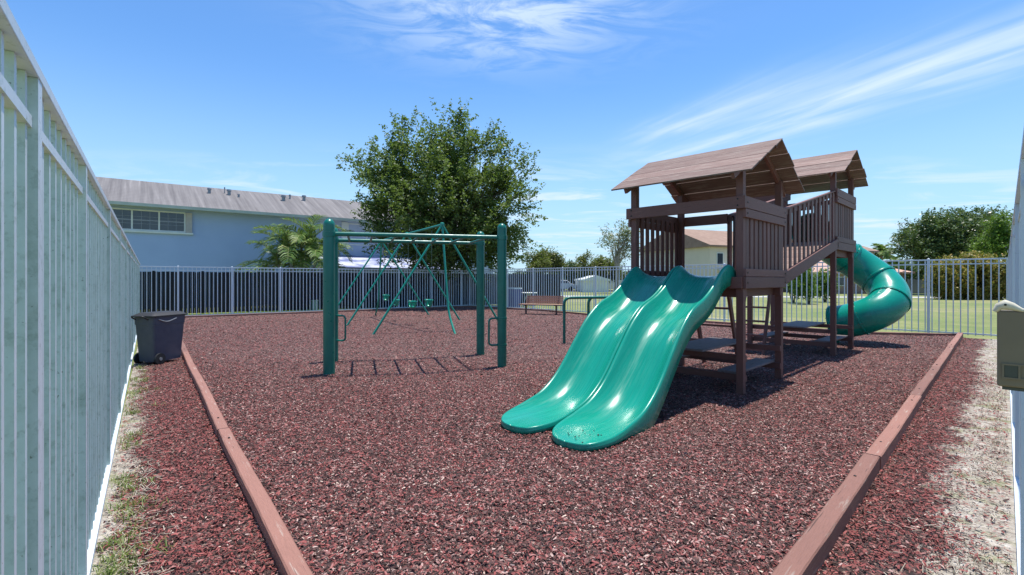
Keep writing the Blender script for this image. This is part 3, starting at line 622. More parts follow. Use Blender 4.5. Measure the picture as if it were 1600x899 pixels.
MB().tube(arch([(W + 0.10, 0.80, 2.40), (W + 0.16, 0.77, 2.50), (W + 0.12, 0.70, 2.52), (W + 0.10, 0.70, 1.56)], r=0.05), 0.016, 10).build('grab_bar', BENCHM, play, smooth=True)
MB().tube(arch([(T - 0.10, 0.80, 3.08), (T - 0.18, 0.80, 3.14), (T - 0.18, 0.82, 2.4), (T - 0.09, 0.82, 2.3)], r=0.05), 0.016, 10).build('grab_bar', BENCHM, play, smooth=True)
# ramp bridge
x0, x1, za, zb = W + 0.05, T - 0.05, 1.54, 2.23
sl = (zb - za) / (x1 - x0)
ramp_o = MB().beam((x0, 0.38, za - 0.03), (x1, 0.38, zb - 0.03), 0.08, 0.04).build('ramp', WX, play)
nP = 17
for i in range(nP):
    a = x0 + (x1 - x0) * i / nP; b = x0 + (x1 - x0) * (i + 1) / nP - 0.012
    MB().beam((a, 0.38, za + sl * (a - x0)), (b, 0.38, za + sl * (b - x0)), 0.70, 0.035).build('ramp_plank', WR, ramp_o, bevel=0.003)
for y, s in ((0.0, -1), (0.76, 1)):
    q0, q1 = (W - 0.03 if s < 0 else x0), (T + 0.03 if s < 0 else x1)
    def prism(y0, y1, a, b, c, d_):   # bottom z at q0,q1 and top z at q0,q1
        return MB().add([(q0, y0, a), (q1, y0, b), (q1, y1, b), (q0, y1, a), (q0, y0, c), (q1, y0, d_), (q1, y1, d_), (q0, y1, c)],
                        [(3, 2, 1, 0), (4, 5, 6, 7), (0, 1, 5, 4), (1, 2, 6, 5), (2, 3, 7, 6), (3, 0, 4, 7)])
    pw('stringer', prism(y + s * .047 if s > 0 else y - .085, y + s * .085 if s > 0 else y - .047, 1.41, 2.10, 1.60, 2.29), WX, ramp_o)
    pw('handrail', prism(y - 0.03, y + 0.005, 2.42, 3.11, 2.505, 3.195), WX, ramp_o)
    pw('handrail_cap', prism(y - 0.055 if s < 0 else y - .035, y + 0.008 if s < 0 else y + .052, 2.508, 3.198, 2.535, 3.225), WX, ramp_o)
    for i in range(13):
        x = W + 0.16 + i * (T - W - 0.32) / 12; z_ = 0.69 * (x - W) / (T - W)
        y0, y1 = (y - 0.046, y - 0.031) if s < 0 else (y + 0.006, y + 0.046)
        pw('baluster', MB().lim(x - 0.054 + random.uniform(-.004, .004), x + 0.052, min(y0, y1), max(y0, y1), 1.50 + z_, 2.488 + z_), WZ, ramp_o)
# ladders
def ladder(tx, tz, bx, y0, y1, n, s):
    t = MB().beam((tx, y0, tz), (bx, y0, -0.02), 0.04, 0.085).build('ladder', WZ, play)
    MB().beam((tx, y1, tz), (bx, y1, -0.02), 0.04, 0.085).build('ladder_rail', WZ, t)
    for k in range(n):
        f = (k + 0.6) / n; MB().lim(tx + (bx - tx) * f - 0.035, tx + (bx - tx) * f + 0.035, y0 + .021, y1 - .021, tz * (1 - f) - 0.015, tz * (1 - f) + 0.02).build('rung', WY, t)
ladder(W + 0.12, 1.50, 2.12, 0.82, 1.42, 5, 1); ladder(T - 0.12, 2.20, 3.76, 1.0, 1.48, 8, 1)
# ground sills
pw('ground_sill', MB().lim(-0.11, -0.05, -0.05, D, -0.01, 0.035), WY); pw('ground_sill', MB().lim(0.35, 0.8, -0.14, -0.06, -0.01, 0.03), WS)

# wave slides --------------------------------------------------------------
def interp(tab, s):
    xs_ = [a for a, _ in tab]; n = len(tab)
    if s <= xs_[0]: return tab[0][1]
    if s >= xs_[-1]: return tab[-1][1]
    i = max(k for k in range(n - 1) if xs_[k] <= s)
    def g(k): return tab[min(max(k, 0), n - 1)]
    p0, p1, p2, p3 = g(i - 1), g(i), g(i + 1), g(i + 2); h = p2[0] - p1[0]; t = (s - p1[0]) / h
    m1 = (p2[1] - p0[1]) / max(p2[0] - p0[0], 1e-6) * h; m2 = (p3[1] - p1[1]) / max(p3[0] - p1[0], 1e-6) * h
    return (2 * t ** 3 - 3 * t ** 2 + 1) * p1[1] + (t ** 3 - 2 * t ** 2 + t) * m1 + (-2 * t ** 3 + 3 * t ** 2) * p2[1] + (t ** 3 - t ** 2) * m2
RIM = [(-0.06, 1.60), (0.03, 1.665), (0.14, 1.685), (0.28, 1.635), (0.43, 1.525), (0.62, 1.385), (0.81, 1.285), (1.0, 1.215), (1.15, 1.145), (1.37, 0.985), (1.62, 0.735), (1.87, 0.48), (2.05, 0.335), (2.28, 0.215), (2.55, 0.150), (2.8, 0.115), (3.0, 0.100), (3.2, 0.078)]
BED = [(-0.06, 1.555), (0.03, 1.55), (0.14, 1.53), (0.28, 1.46), (0.43, 1.345), (0.62, 1.20), (0.81, 1.09), (1.0, 1.01), (1.15, 0.935), (1.37, 0.77), (1.62, 0.52), (1.87, 0.285), (2.05, 0.165), (2.28, 0.09), (2.55, 0.072), (2.8, 0.076), (3.0, 0.078), (3.2, 0.070)]
def slide(yc, label):
    w0 = 0.335; S0, S1 = -0.06, 3.17; tl = 0.56; NS = 110; vs = []; 
    prof_n = 0; rows = []
    for i in range(NS + 1):
        f = i / NS; s = S0 + (S1 - S0) * (f if f < .8 else .8 + .2 * math.sin((f - .8) / .2 * math.pi / 2))
        t = max(0, (s - (S1 - tl)) / tl); t = min(t, 1.0)
        k = (1 - t ** 2.6) ** (1 / 2.6); w = w0 * max(k, 0.002)
        if s < 0.3: w *= 1 + 0.07 * (1 - (s + .06) / .36)
        rim, bed = interp(RIM, s), interp(BED, s); zb_ = max(rim - 0.27, 0.012) if s > 0.1 else rim - 0.17
        if s > 2.2: zb_ = 0.012 + 0.014 * min(1, (s - 2.2) / .7)
        d_ = rim - bed; flat = 0.40 + 0.25 * min(1, max(0, (s - 1.9) / .6))
        row = []
        # outer right flange up, over rim, into bed, mirrored
        rd = min(1, max(0, (s - 2.2) / .5)); half = [(1.0 - .07 * rd, zb_, 1), (1.0, zb_ + (rim - zb_) * .45, 1), (1.0 - .01 * rd, rim - 0.028, 1), (0.99 - .02 * rd, rim - 0.011, 1), (0.968, rim - .002, 1), (0.935, rim + 0.001, 1), (0.895, rim - 0.012 if d_ > .05 else rim - .003, 1)]
        m = 12; zr = half[-1][1]; pw_ = 3.0
        for q in range(1, m + 1):
            uu = 0.895 * (1 - (q / (m + 1)) ** 1.25); half.append((uu, bed - 0.012 + (zr - bed + 0.012) * (uu / 0.895) ** pw_, 0))
        for uu, zz, _ in half: row.append((uu, zz))
        row.append((0, bed - 0.012))
        for uu, zz, _ in reversed(half): row.append((-uu, zz))
        for uu, zz in row:
            # keep flange rounding constant in metres at the narrow end
            vs.append((-s, yc + uu * w - 0.14 * (max(0, s - 1.0) / 2.15) ** 2, zz))
        prof_n = len(row)
    fs = [(i * prof_n + k, i * prof_n + k + 1, (i + 1) * prof_n + k + 1, (i + 1) * prof_n + k) for i in range(NS) for k in range(prof_n - 1)]
    mb = MB().add(vs, fs); o = mb.build('slide', GREENP, play, smooth=True); o.data.set_sharp_from_angle(angle=R(80))
    sm = o.modifiers.new('thick', 'SOLIDIFY'); sm.thickness = 0.008; sm.offset = 0
    # rolled bottom lip ring under the exit
    return o
s1 = slide(0.435, None); s2 = slide(1.115, None)
s1['label'] = 'right wave slide, with dark mulch crumbs on its exit'; s2['label'] = 'left wave slide, the one farther from the camera'
m = MB()
for _ in range(16):
    s = random.uniform(2.7, 3.08); y = 0.32 + random.uniform(-.13, .16); q = random.uniform(.005, .009); z = interp(BED, s) + .004
    m.lathe((-s, y, z - .004), [(q, 0), (q * .9, q * .5), (q * .3, q * .8)], 6)
m.build('mulch_crumb', BLACK, s1)

# tube slide ------------------------------------------------------------------
TX = T + W
TP = [(0.02, .77, 2.60), (0.5, .77, 2.52), (1.0, .70, 2.38), (1.42, .50, 2.14), (1.66, 0.14, 1.82), (1.64, -0.22, 1.50), (1.42, -0.45, 1.21), (1.10, -0.48, 0.97), (0.85, -0.28, 0.77), (0.80, 0.03, 0.62), (0.82, 0.26, 0.55), (0.84, 0.50, 0.50)]
TP = [Vector((TX + a, b, c)) for a, b, c in TP]
def catmull(P, k=10):
    out = []
    for i in range(len(P) - 1):
        p0, p1, p2, p3 = P[max(i - 1, 0)], P[i], P[i + 1], P[min(i + 2, len(P) - 1)]
        for j in range(k):
            t = j / k; out.append(0.5 * ((2 * p1) + (p2 - p0) * t + (2 * p0 - 5 * p1 + 4 * p2 - p3) * t * t + (3 * p1 - p0 - 3 * p2 + p3) * t ** 3))
    out.append(P[-1]); return out
path = catmull(TP); TR = 0.365; NT = 40
frames = []; xv = None
for i, q in enumerate(path):
    t = (path[min(i + 1, len(path) - 1)] - path[max(i - 1, 0)]).normalized()
    if xv is None: xv = t.cross(Vector((0, 0, 1))).normalized()
    xv = t.cross(Vector((0, 0, 1))).normalized(); frames.append((q, xv, xv.cross(t).normalized(), t))
tube_root = None
def ring_mesh(idx, radii):
    vs = []; 
    for (i, rr, dt) in idx:
        q, x, y, t = frames[i]; 
        for k in range(NT):
            a = 2 * math.pi * k / NT; vs.append(q + t * dt + (x * math.cos(a) + y * math.sin(a)) * rr)
    m = len(idx); fs = [(i * NT + k, i * NT + (k + 1) % NT, (i + 1) * NT + (k + 1) % NT, (i + 1) * NT + k) for i in range(m - 1) for k in range(NT)]
    return MB().add(vs, fs)
joints = [0, 16, 34, 50, 68, 88, len(path) - 1]
for j in range(len(joints) - 1):
    a, b = joints[j], joints[j + 1]
    o = ring_mesh([(i, TR + (0.004 if i in (a, b) else 0), 0) for i in range(a, b + 1)], None).build('tube_slide' if tube_root is None else 'tube_segment', GREENT, play if tube_root is None else tube_root, smooth=True)
    o.data.set_sharp_from_angle(angle=R(80)); sm = o.modifiers.new('thick', 'SOLIDIFY'); sm.thickness = 0.012; sm.offset = -1
    if tube_root is None: tube_root = o
    for side in (0, NT // 2):       # lengthwise seam
        pts = []
        for i in range(a, b + 1):
            q, x, y, t = frames[i]; an = 2 * math.pi * side / NT; pts.append(q + (x * math.cos(an) + y * math.sin(an)) * (TR + 0.003))
        MB().tube(pts, 0.011, 8).build('seam', GREENT, tube_root, smooth=True)
for j in joints:
    g = [(j, TR + .002, -0.022), (j, TR + 0.034, -0.02), (j, TR + 0.037, -0.004), (j, TR + 0.030, -0.001), (j, TR + 0.037, 0.002), (j, TR + 0.034, 0.02), (j, TR + .002, 0.022)]
    fl = ring_mesh(g, None).build('flange', GREENT, tube_root, smooth=True)
    bm_ = MB(); q, x, y, t = frames[j]
    for k in range(10):
        an = 2 * math.pi * (k + .5) / 10; c_ = q + (x * math.cos(an) + y * math.sin(an)) * (TR + .026); bm_.tube([c_ - t * .034, c_ + t * .034], .009, 7)
    bm_.build('bolt', CHAIN, fl)
q = frames[-1][0]; MB().lim(q.x - .05, q.x + .05, q.y - .12, q.y - .02, -0.02, q.z - TR - 0.002).build('exit_support', GREENM, tube_root)

# ------------------------------------------------------------------ monkey bars
FL, FR_, BRp, BL = Vector((-2.84, 7.75, 0)), Vector((-0.17, 8.42, 0)), Vector((-0.62, 9.80, 0)), Vector((-3.22, 9.02, 0))
mk = thing('monkey_bars', 'dark green overhead ladder on four thick round-capped posts', 'monkey bars', tuple(FL))
for p_, rr in ((FL, 0.088), (FR_, 0.078), (BRp, 0.078), (BL, 0.078)):
    h = 2.45; pr = [(rr, -0.02), (rr, h - rr * 1.25)] + [(rr * math.cos(a * math.pi / 16), h - rr * 1.2 + rr * 1.15 * math.sin(a * math.pi / 16)) for a in range(0, 8)] + [(0.004, h)]
    po = MB().lathe(p_, pr, 28).build('post', GREENM, mk, world=True, smooth=True)
    MB().lathe(p_ + Vector((0, 0, 2.21)), [(rr + .001, -.045), (rr + .010, -.043), (rr + .011, 0.03), (rr + .001, .032)], 28).build('clamp_ring', GREENM, po, world=True, smooth=True)
for a, b in ((FL, FR_), (BL, BRp)):
    z = Vector((0, 0, 2.21)); d = (b - a).normalized(); MB().tube([a + z + d * .07, b + z - d * .07], 0.034, 16).build('side_rail', GREENM, mk, world=True, smooth=True)
for i in range(7):
    f = (i + 0.75) / 7.45; a = FL.lerp(FR_, f) + Vector((0, 0, 2.20)); b = BL.lerp(BRp, f) + Vector((0, 0, 2.20)); MB().tube([a, b], 0.019, 10).build('rung', GREENM, mk, world=True, smooth=True)
for p_, d in ((FR_, Vector((-0.8, -.35, 0))), (BL, Vector((0.97, -.24, 0)))):
    d.normalize(); r_ = .078
    pts = arch([p_ + d * (r_ - .01) + Vector((0, 0, .85)), p_ + d * .235 + Vector((0, 0, .85)), p_ + d * .235 + Vector((0, 0, .40)), p_ + d * (r_ - .01) + Vector((0, 0, .40))], r=.07)
    hh = MB().tube(pts, 0.017, 10).build('hand_loop', GREENM, mk, world=True, smooth=True)
    for z in (.85, .40): MB().lathe(p_ + Vector((0, 0, z)), [(r_ + .001, -.02), (r_ + .008, -.018), (r_ + .008, .018), (r_ + .001, .02)], 28).build('clamp_ring', GREENM, hh, world=True, smooth=True)

# ------------------------------------------------------------------ swing set
A1, A2, A3 = Vector((-2.0, 14.3, 3.07)), Vector((-3.58, 17.0, 3.05)), Vector((-5.15, 19.7, 3.03))
sw = thing('swing_set', 'green tubular A-frame swing set with three leg frames and bent end legs', 'swing set', (-2.0, 14.3, 0))
MB().tube([A1 + (A1 - A2).normalized() * .08, A2, A3 + (A3 - A2).normalized() * .08], 0.034, 14).build('top_bar', GREENL, sw, world=True, smooth=True)
hs = Vector((1.72, 1.05, 0))
for i, A in enumerate((A1, A2, A3)):
    k = (1.0, 1.0, 1.0)[i]
    for s in (-1, 1):
        ft = Vector((A.x, A.y, -0.02)) + hs * s * k; MB().tube([A, ft], 0.031, 12).build('leg', GREENL, sw, world=True, smooth=True)
    MB().lathe((A.x, A.y, A.z - .07), [(.03, 0), (.062, .01), (.062, .11), (.03, .13)], 12).build('joint_fitting', GREENL, sw, world=True, smooth=True)
ax = (A1 - A3); ax.z = 0; ax.normalize()
for A, s in ((A1, 1), (A3, -1)):
    e = Vector((A.x, A.y, 0)); pts = arch([A, e + ax * s * .46 + Vector((0, 0, .55)), e + ax * s * .95 + Vector((0, 0, -.02))], r=.4, n=10)
    MB().tube(pts, 0.031, 12).build('bent_leg', GREENL, sw, world=True, smooth=True)
labs = ['green bucket swing nearest the bent front leg, rightmost of the four', 'second green bucket swing from the right, turned sideways', 'green bucket swing crossed by the front leg, third from the right', 'farthest green bucket swing, leftmost of the four']
px = [670, 644.5, 619.5, 603]; zz = [0.66, .56, .55, .68]
for i in range(4):
    r = (px[i] - 800) / F; a, b = (A1, A3); # solve on axis
    t = (a.x - r * a.y) / ((a.x - b.x) - r * (a.y - b.y)); P = a.lerp(b, t); rz = math.atan2(ax.y, ax.x) + (0.1, .5, -.4, .15)[i]
    g = thing('bucket_swing', labs[i], 'swing', (P.x, P.y, 0), rz, 'bucket swings hanging from the swing set'); z0 = zz[i] 
    # bucket: tapering shell with two leg holes suggested by front and back straps
    m = MB(); n = 20; hgt = .23; rows = [(.0, .08, .05), (.03, .12, .085), (.10, .155, .10), (.18, .17, .11), (hgt, .185, .12)]
    vs = [(rx * math.cos(2 * math.pi * k / n), ry * math.sin(2 * math.pi * k / n), z0 + z) for z, rx, ry in rows for k in range(n)]; fs = [tuple(range(n - 1, -1, -1))]
    for j in range(4):
        for k in range(n):
            if j in (1,) and k in (3, 4, 6, 7) : continue
            if j in (1, 2) and k in (13, 14, 16, 17, 12, 18): continue
            fs.append((j * n + k, j * n + (k + 1) % n, (j + 1) * n + (k + 1) % n, (j + 1) * n + k))
    m.add(vs, fs); o = m.build('seat', GREENP, g, smooth=True); q = o.modifiers.new('thick', 'SOLIDIFY'); q.thickness = .02
    for s in (-1, 1):
        cm = MB(); z = z0 + hgt + .05; k = 0
        while z < 2.97 + (A3.z - A1.z) * t:
            y2 = .0; cm.box((s * .19, 0, z), (.012 if k % 2 else .004, .004 if k % 2 else .012, .042)); z += .036; k += 1
        cm.tube([(s * .185, 0, z0 + hgt), (s * .19, 0, z0 + hgt + .06)], .008, 6); cm.build('chain', CHAIN, g)

# ------------------------------------------------------------------ parallel bars
for p0, p1, lab in ((Vector((1.20, 11.47, 0)), Vector((2.62, 11.85, 0)), 'green tubular low bar with its near post standing left of the slides'), (Vector((1.80, 11.75, 0)), Vector((3.1, 12.1, 0)), 'green tubular low bar starting behind the left slide')):
    g = thing('parallel_bar', lab, 'low bar', tuple(p0), 0, 'low green bars beside the slides')
    MB().tube(arch([p0 + Vector((0, 0, -.02)), p0 + Vector((0, 0, 1.08)), p1 + Vector((0, 0, 1.08)), p1 + Vector((0, 0, -.02))], r=.16, n=8), .033, 14).build('bar', GREENM, g, world=True, smooth=True)
    MB().lathe(p0, [(.034, .0), (.055, .001), (.05, .02), (.034, .03)], 14).build('foot_collar', GREENM, g, world=True, smooth=True)

# ------------------------------------------------------------------ bench
bd = Vector((1.39, -0.55, 0)).normalized(); bz = math.atan2(bd.y, bd.x)
bn = thing('park_bench', 'brown slatted bench with dark legs on the mulch by the back fence', 'bench', (0.36, 21.15, 0), bz)
for x in (.18, 1.52):
    m = MB(); m.lim(x - .03, x + .03, .16, .22, -.02, .40); m.lim(x - .03, x + .03, -.02, .44, .401, .435); m.lim(x - .03, x + .03, .0, .42, -.02, .0)
    m.beam((x, .42, .42), (x, .60, .80), .05, .03); m.build('leg', BENCHM, bn)
m = MB()
for k in range(5): m.lim(-.08, 1.78, .0 + k * .088, .078 + k * .088, .437, .462)
m.build('seat', BENCHW, bn)
m = MB()
for k in range(5):
    z = .50 + k * .068; y = .455 + (z - .45) * .45; m.beam((.08, y - .02, z), (1.72, y - .02, z), .02, .058)
m.build('backrest', BENCHW, bn)
MB().tube([(-.09, -.01, .435), (1.79, -.01, .435), (1.79, .42, .435)], .018, 8).build('frame', BENCHM, bn)

# ------------------------------------------------------------------ trash can
cr = math.atan2(.98, .19); ct = thing('trash_can', 'dark wheeled trash can with a lid between left fence and timber border', 'trash can', (-6.38, 9.06, 0), cr)
def taper(z0, z1, a0, a1, b0, b1, n=6, cx0=0, cx1=0):
    vs = [];
    for z, a, b, cx in ((z0, a0, b0, cx0), (z1, a1, b1, cx1)):
        r = .05
        for qx, qy, s in ((1, 1, 0), (-1, 1, 1), (-1, -1, 2), (1, -1, 3)):
            for k in range(n + 1):
                an = (s + k / n) * math.pi / 2; vs.append((cx + qx * (a - r) + r * math.cos(an), qy * (b - r) + r * math.sin(an), z))
    N = 4 * (n + 1); fs = [(k, (k + 1) % N, N + (k + 1) % N, N + k) for k in range(N)] + [tuple(range(N - 1, -1, -1)), tuple(N + k for k in range(N))]
    return vs, fs
MB().add(*taper(.05, .70, .28, .325, .18, .21)).build('body', CART, ct, smooth=True)
MB().add(*taper(.702, .84, .332, .338, .218, .224)).build('upper_body', CART, ct, smooth=True)
lid = MB().add(*taper(.842, .862, .38, .38, .245, .245, cx0=.0, cx1=.0)); lid.add(*taper(.863, .915, .37, .28, .235, .17)); lo = lid.build('lid', BLACK, ct, smooth=True)
MB().tube(arch([(-.37, -.13, .80), (-.47, -.13, .86), (-.47, .13, .86), (-.37, .13, .80)], r=.04), .014, 8).build('handle', BLACK, ct, smooth=True)
MB().tube(arch([(-.26, -.232, .80), (-.1, -.238, .74), (.1, -.238, .80)], r=.1), .01, 6).build('side_grip', GREYM, ct, smooth=True)
for s in (-1, 1):
    w_ = MB().tube([(-.22, s * .20, .10), (-.22, s * .235, .10)], .10, 20).build('wheel', BLACK, ct, smooth=True); MB().tube([(-.22, s * .236, .10), (-.22, s * .245, .10)], .03, 12).build('hub', GREYM, w_)

# ------------------------------------------------------------------ dark screen, small things behind the fence
S0, S1 = Vector((-17.0, 20.6, 0)), Vector((1.75, 31.6, 0)); dS = (S1 - S0).normalized(); LS = (S1 - S0).length
scr = thing('screen_fence', 'near-black boarded screen behind the white fence', 'fence', tuple(S0), math.atan2(dS.y, dS.x))
k = 0; x = 0
while x < LS:
    wv = random.uniform(1.75, 1.85); m = MB()
    for j in range(12): m.lim(x + j * .15, x + j * .15 + .143, -.012, .012, 0, 1.84 + random.uniform(-.012, .012))
    m.build('board_panel', DARKF, scr); MB().lim(x - .045, x + .045 - .0, .013, .09, -.03, 1.88).build('post', DARKF, scr); x += 1.8
sh = at(492, 21.6); g = thing('utility_box', 'small grey-green utility pedestal on the grass behind the white fence', 'utility box', (at(492, 24.3).x, 24.3, 0), R(36))
MB().lim(-.13, .13, -.1, .1, -.03, .45).build('cabinet', TEALB, g, bevel=.01); MB().lim(-.14, .14, -.11, .11, .452, .50).build('lid', TEALB, g, bevel=.01)
g = thing('blue_bin', 'blue bin with a pale lid behind the white fence', 'bin', tuple(at(801, 27.5)), R(-40)); MB().add(*taper(-.03, .98, .33, .40, .30, .36)).build('body', BINB, g, smooth=True); MB().add(*taper(.982, 1.05, .42, .40, .38, .36)).build('lid', TRIM, g, smooth=True)
g = thing('patio_table', 'white metal patio table behind the fence left of the bench', 'table', tuple(at(826, 29.0)), R(20)); MB().lathe((0, 0, 0), [(.5, .70), (.52, .71), (.52, .74), (.5, .75)], 20).build('table_top', TRIM, g)
for a in range(4): MB().tube([(.38 * math.cos(a * math.pi / 2 + .7), .38 * math.sin(a * math.pi / 2 + .7), -.03), (.1 * math.cos(a * math.pi / 2 + .7), .1 * math.sin(a * math.pi / 2 + .7), .70)], .018, 6).build('leg', TRIM, g)

# ------------------------------------------------------------------ blue house
hd = Vector((0.797, 0.604, 0)); hn = Vector((-0.604, 0.797, 0)); HO = Vector((-19.9, 24.9, 0))     # under the eave at px177
h_rz = math.atan2(hd.y, hd.x)
house = thing('blue_house', 'two-storey blue-grey stucco house with a long weathered grey roof', 'house', tuple(HO), h_rz)
X0, X1 = -14.0, 24.0; WY0 = 0.65; DP = 9.2; EZ = 5.42; RZ = 7.28
XS = 10.2
MB().lim(X0 + .4, XS, WY0, DP - .6, -.03, EZ - .02).build('wall', STUCCO, house)
MB().lim(XS + .001, X1 - .4, WY0 - .03, DP - .62, -.03, EZ - .021).build('wall', STUCCO2, house)
r_ = MB(); r_.add([(X0, 0, EZ), (X1, 0, EZ), (X1, DP / 2, RZ), (X0, DP / 2, RZ), (X0, DP, EZ), (X1, DP, EZ), (X0, 0, EZ - .04), (X1, 0, EZ - .04), (X0, DP, EZ - .04), (X1, DP, EZ - .04)],
   [(0, 1, 2, 3), (3, 2, 5, 4), (0, 3, 4, 8, 6), (1, 7, 9, 5, 2), (0, 6, 7, 1), (4, 5, 9, 8), (6, 8, 9, 7)])
roof = r_.build('roof', SHING, house)
MB().lim(X0, X1, -.10, -.002, EZ - .17, EZ - .01).build('gutter', simple('gutter_green_white', (0.52, 0.56, 0.47), (0.42, 0.46, 0.38), 1.5, rough=.5), house)
MB().lim(X0 + .1, X1 - .1, .0, WY0 - .003, EZ - .10, EZ - .042).build('soffit', TRIM, house)
def roof_z(y): return EZ + (RZ - EZ) * y / (DP / 2)
def on_line(pxx, y):     # local x on house where a ray of column px meets local y
    o = HO + hn * y; r = (pxx - 800) / F; return (r * o.y - o.x) / (hd.x - r * hd.y)
for pxx, y, w_, h_ in ((327, 3.2, .2, .3), (351, 3.5, .06, .38), (358, 3.2, .22, .33), (373, 2.9, .13, .18), (443, 3.0, .26, .34), (453, 3.6, .12, .28), (475, 3.5, .24, .34)):
    x = on_line(pxx, y); z = roof_z(y); v = MB(); v.tube([(x, y, z - .1), (x, y, z + h_ * .7)], w_ * .42, 12); v.tube([(x, y, z + h_ * .7), (x, y, z + h_)], [w_ * .62, w_ * .55], 12); v.build('roof_vent', GREYM, roof, smooth=True)
def window(xa, xb, za_, zb_, lites, parent=house, y=WY0, sash=2, shutter=False, vb=4, hb=2):
    fr = MB(); t = .07
    fr.lim(xa, xb, y - .05, y - .003, za_, za_ + t); fr.lim(xa, xb, y - .05, y - .003, zb_ - t, zb_)
    fr.lim(xa, xa + t, y - .049, y - .003, za_ + t, zb_ - t); fr.lim(xb - t, xb, y - .049, y - .003, za_ + t, zb_ - t)
    w = (xb - xa - t) / sash
    for k in range(1, sash): fr.lim(xa + k * w, xa + k * w + t, y - .048, y - .003, za_ + t, zb_ - t)
    o = fr.build('window', TRIM, parent)
    MB().lim(xa + t, xb - t, y - .02, y - .0035, za_ + t, zb_ - t).build('pane', GLASS, o)
    m = MB()
    for k in range(sash):
        for j in range(1, vb): xx = xa + t + k * w + (w - t) * j / vb; m.lim(xx - .009, xx + .009, y - .030, y - .0205, za_ + t, zb_ - t)
        for j in range(1, hb + 1): zq = za_ + (zb_ - za_) * j / (hb + 1); m.lim(xa + t + k * w, xa + (k + 1) * w, y - .0305, y - .0208, zq - .008, zq + .008)
        zq = (za_ + zb_) / 2; m.lim(xa + t + k * w, xa + (k + 1) * w, y - .04, y - .031, zq - .03, zq + .03)
    m.build('muntin', GREYM, o)
    return o
xa, xb = on_line(160, WY0), on_line(290, WY0)
def zpx(x, y, py): o = HO + hd * x + hn * y; return H + (HZ - py) / F * o.y
w1 = window(xa, xb, zpx(xb, WY0, 364), zpx(xb, WY0, 332.5), 0, sash=3, vb=3)
sx = on_line(300, WY0); MB().lim(xb + .01, sx, WY0 - .12, WY0 - .004, zpx(xb, WY0, 366), zpx(xb, WY0, 333)).build('shutter_stack', simple('aged_shutter', (.5, .46, .42), None, 5), w1)
MB().lim(xa - .1, sx + .05, WY0 - .13, WY0 - .003, zpx(xb, WY0, 364) - .1, zpx(xb, WY0, 364) - .01).build('sill', TRIM, w1)
xc, xd = on_line(543, WY0), on_line(600, WY0)
w2 = window(xc, xd, zpx(xc, WY0, 383), zpx(xc, WY0, 349), 0, sash=2); MB().lim(xc - .4, xc - .01, WY0 - .1, WY0 - .004, zpx(xc, WY0, 384), zpx(xc, WY0, 348)).build('shutter_stack', TRIM, w2)
# patio roof on the right part
pa, pb = on_line(500, -1), on_line(705, -1)
z1_, z0_ = 3.05, 2.15
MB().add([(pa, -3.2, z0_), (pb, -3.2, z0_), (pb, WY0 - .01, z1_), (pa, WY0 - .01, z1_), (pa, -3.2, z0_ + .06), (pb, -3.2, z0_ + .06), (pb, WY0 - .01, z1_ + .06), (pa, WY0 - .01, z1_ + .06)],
         [(3, 2, 1, 0), (4, 5, 6, 7), (0, 1, 5, 4), (1, 2, 6, 5), (2, 3, 7, 6), (3, 0, 4, 7)]).build('patio_roof', simple('dappled_shade_patio_roof', (.13, .16, .33), (.48, .50, .56), 1.1, rough=.6, lo=.42, hi=.60), house)  # blue and white mottling paints the tree's dappled shade into the roof colour
for k in range(4): x = pa + .1 + (pb - pa - .2) * k / 3; MB().lim(x - .05, x + .05, -3.1, -3.0, -.03, z0_ - .002).build('patio_post', TRIM, house)

# ------------------------------------------------------------------ far buildings
def gable_house(name, label, corner, d, length, depth, eave, ridge, wm, rm, over=.5, hip=0, wins=(), cat='building'):
    d = Vector((d[0], d[1], 0)).normalized(); t = thing(name, label, cat, (corner[0], corner[1], 0), math.atan2(d.y, d.x))
    m = MB(); m.lim(0, length, 0, depth, -.03, eave)
    if not hip: m.add([(0, 0, eave), (0, depth, eave), (0, depth / 2, ridge - .1), (length, 0, eave), (length, depth, eave), (length, depth / 2, ridge - .1)], [(0, 1, 2), (3, 5, 4)])
    m.build('wall', wm, t); o = over; hp = hip
    r = MB(); sl_ = (ridge - eave) / (depth / 2); ez = eave - sl_ * o * .6 + .05
    A = [(-o, -o, ez), (length + o, -o, ez), (length + o, depth + o, ez), (-o, depth + o, ez), (-o + hp, depth / 2, ridge), (length + o - hp, depth / 2, ridge)]
    A2_ = [(x, y, z - .18) for x, y, z in A[:4]]
    r.add(A + A2_, [(0, 1, 5, 4), (2, 3, 4, 5), (3, 0, 4), (1, 2, 5), (6, 7, 1, 0), (7, 8, 2, 1), (8, 9, 3, 2), (9, 6, 0, 3), (9, 8, 7, 6)] if hp else
          A + A2_ and [(0, 1, 5, 4), (2, 3, 4, 5), (6, 7, 1, 0), (8, 9, 3, 2), (7, 8, 2, 5, 1), (9, 6, 0, 4, 3), (9, 8, 7, 6)])
    r.build('roof', rm, t)
    for (xa, xb, za_, zb_) in wins: 
        fr = MB(); fr.lim(xa, xb, -.06, -.003, za_, zb_); w = fr.build('window', TRIM, t); MB().lim(xa + .08, xb - .08, -.075, -.061, za_ + .08, zb_ - .08).build('pane', GLASS, w)
    return t
apt = gable_house('apartment_building', 'two-storey beige apartment block with a brown gabled roof seen between the towers', (22.6, 57), (.915, .404), 30, 12, 5.5, 7.9, BEIGE, TERR,
            wins=[(1 + k * 3.6, 2.0 + k * 3.6, 3.2, 4.6) for k in range(8)] + [(1 + k * 3.6, 2.2 + k * 3.6, .3, 2.2) for k in range(8)])
MB().lim(1.2, 29, -1.3, -.08, 2.55, 2.7).build('balcony_slab', TRIM, apt); MB().lim(1.2, 29, -1.3, -1.25, 3.45, 3.52).build('balcony_rail', TRIM, apt)
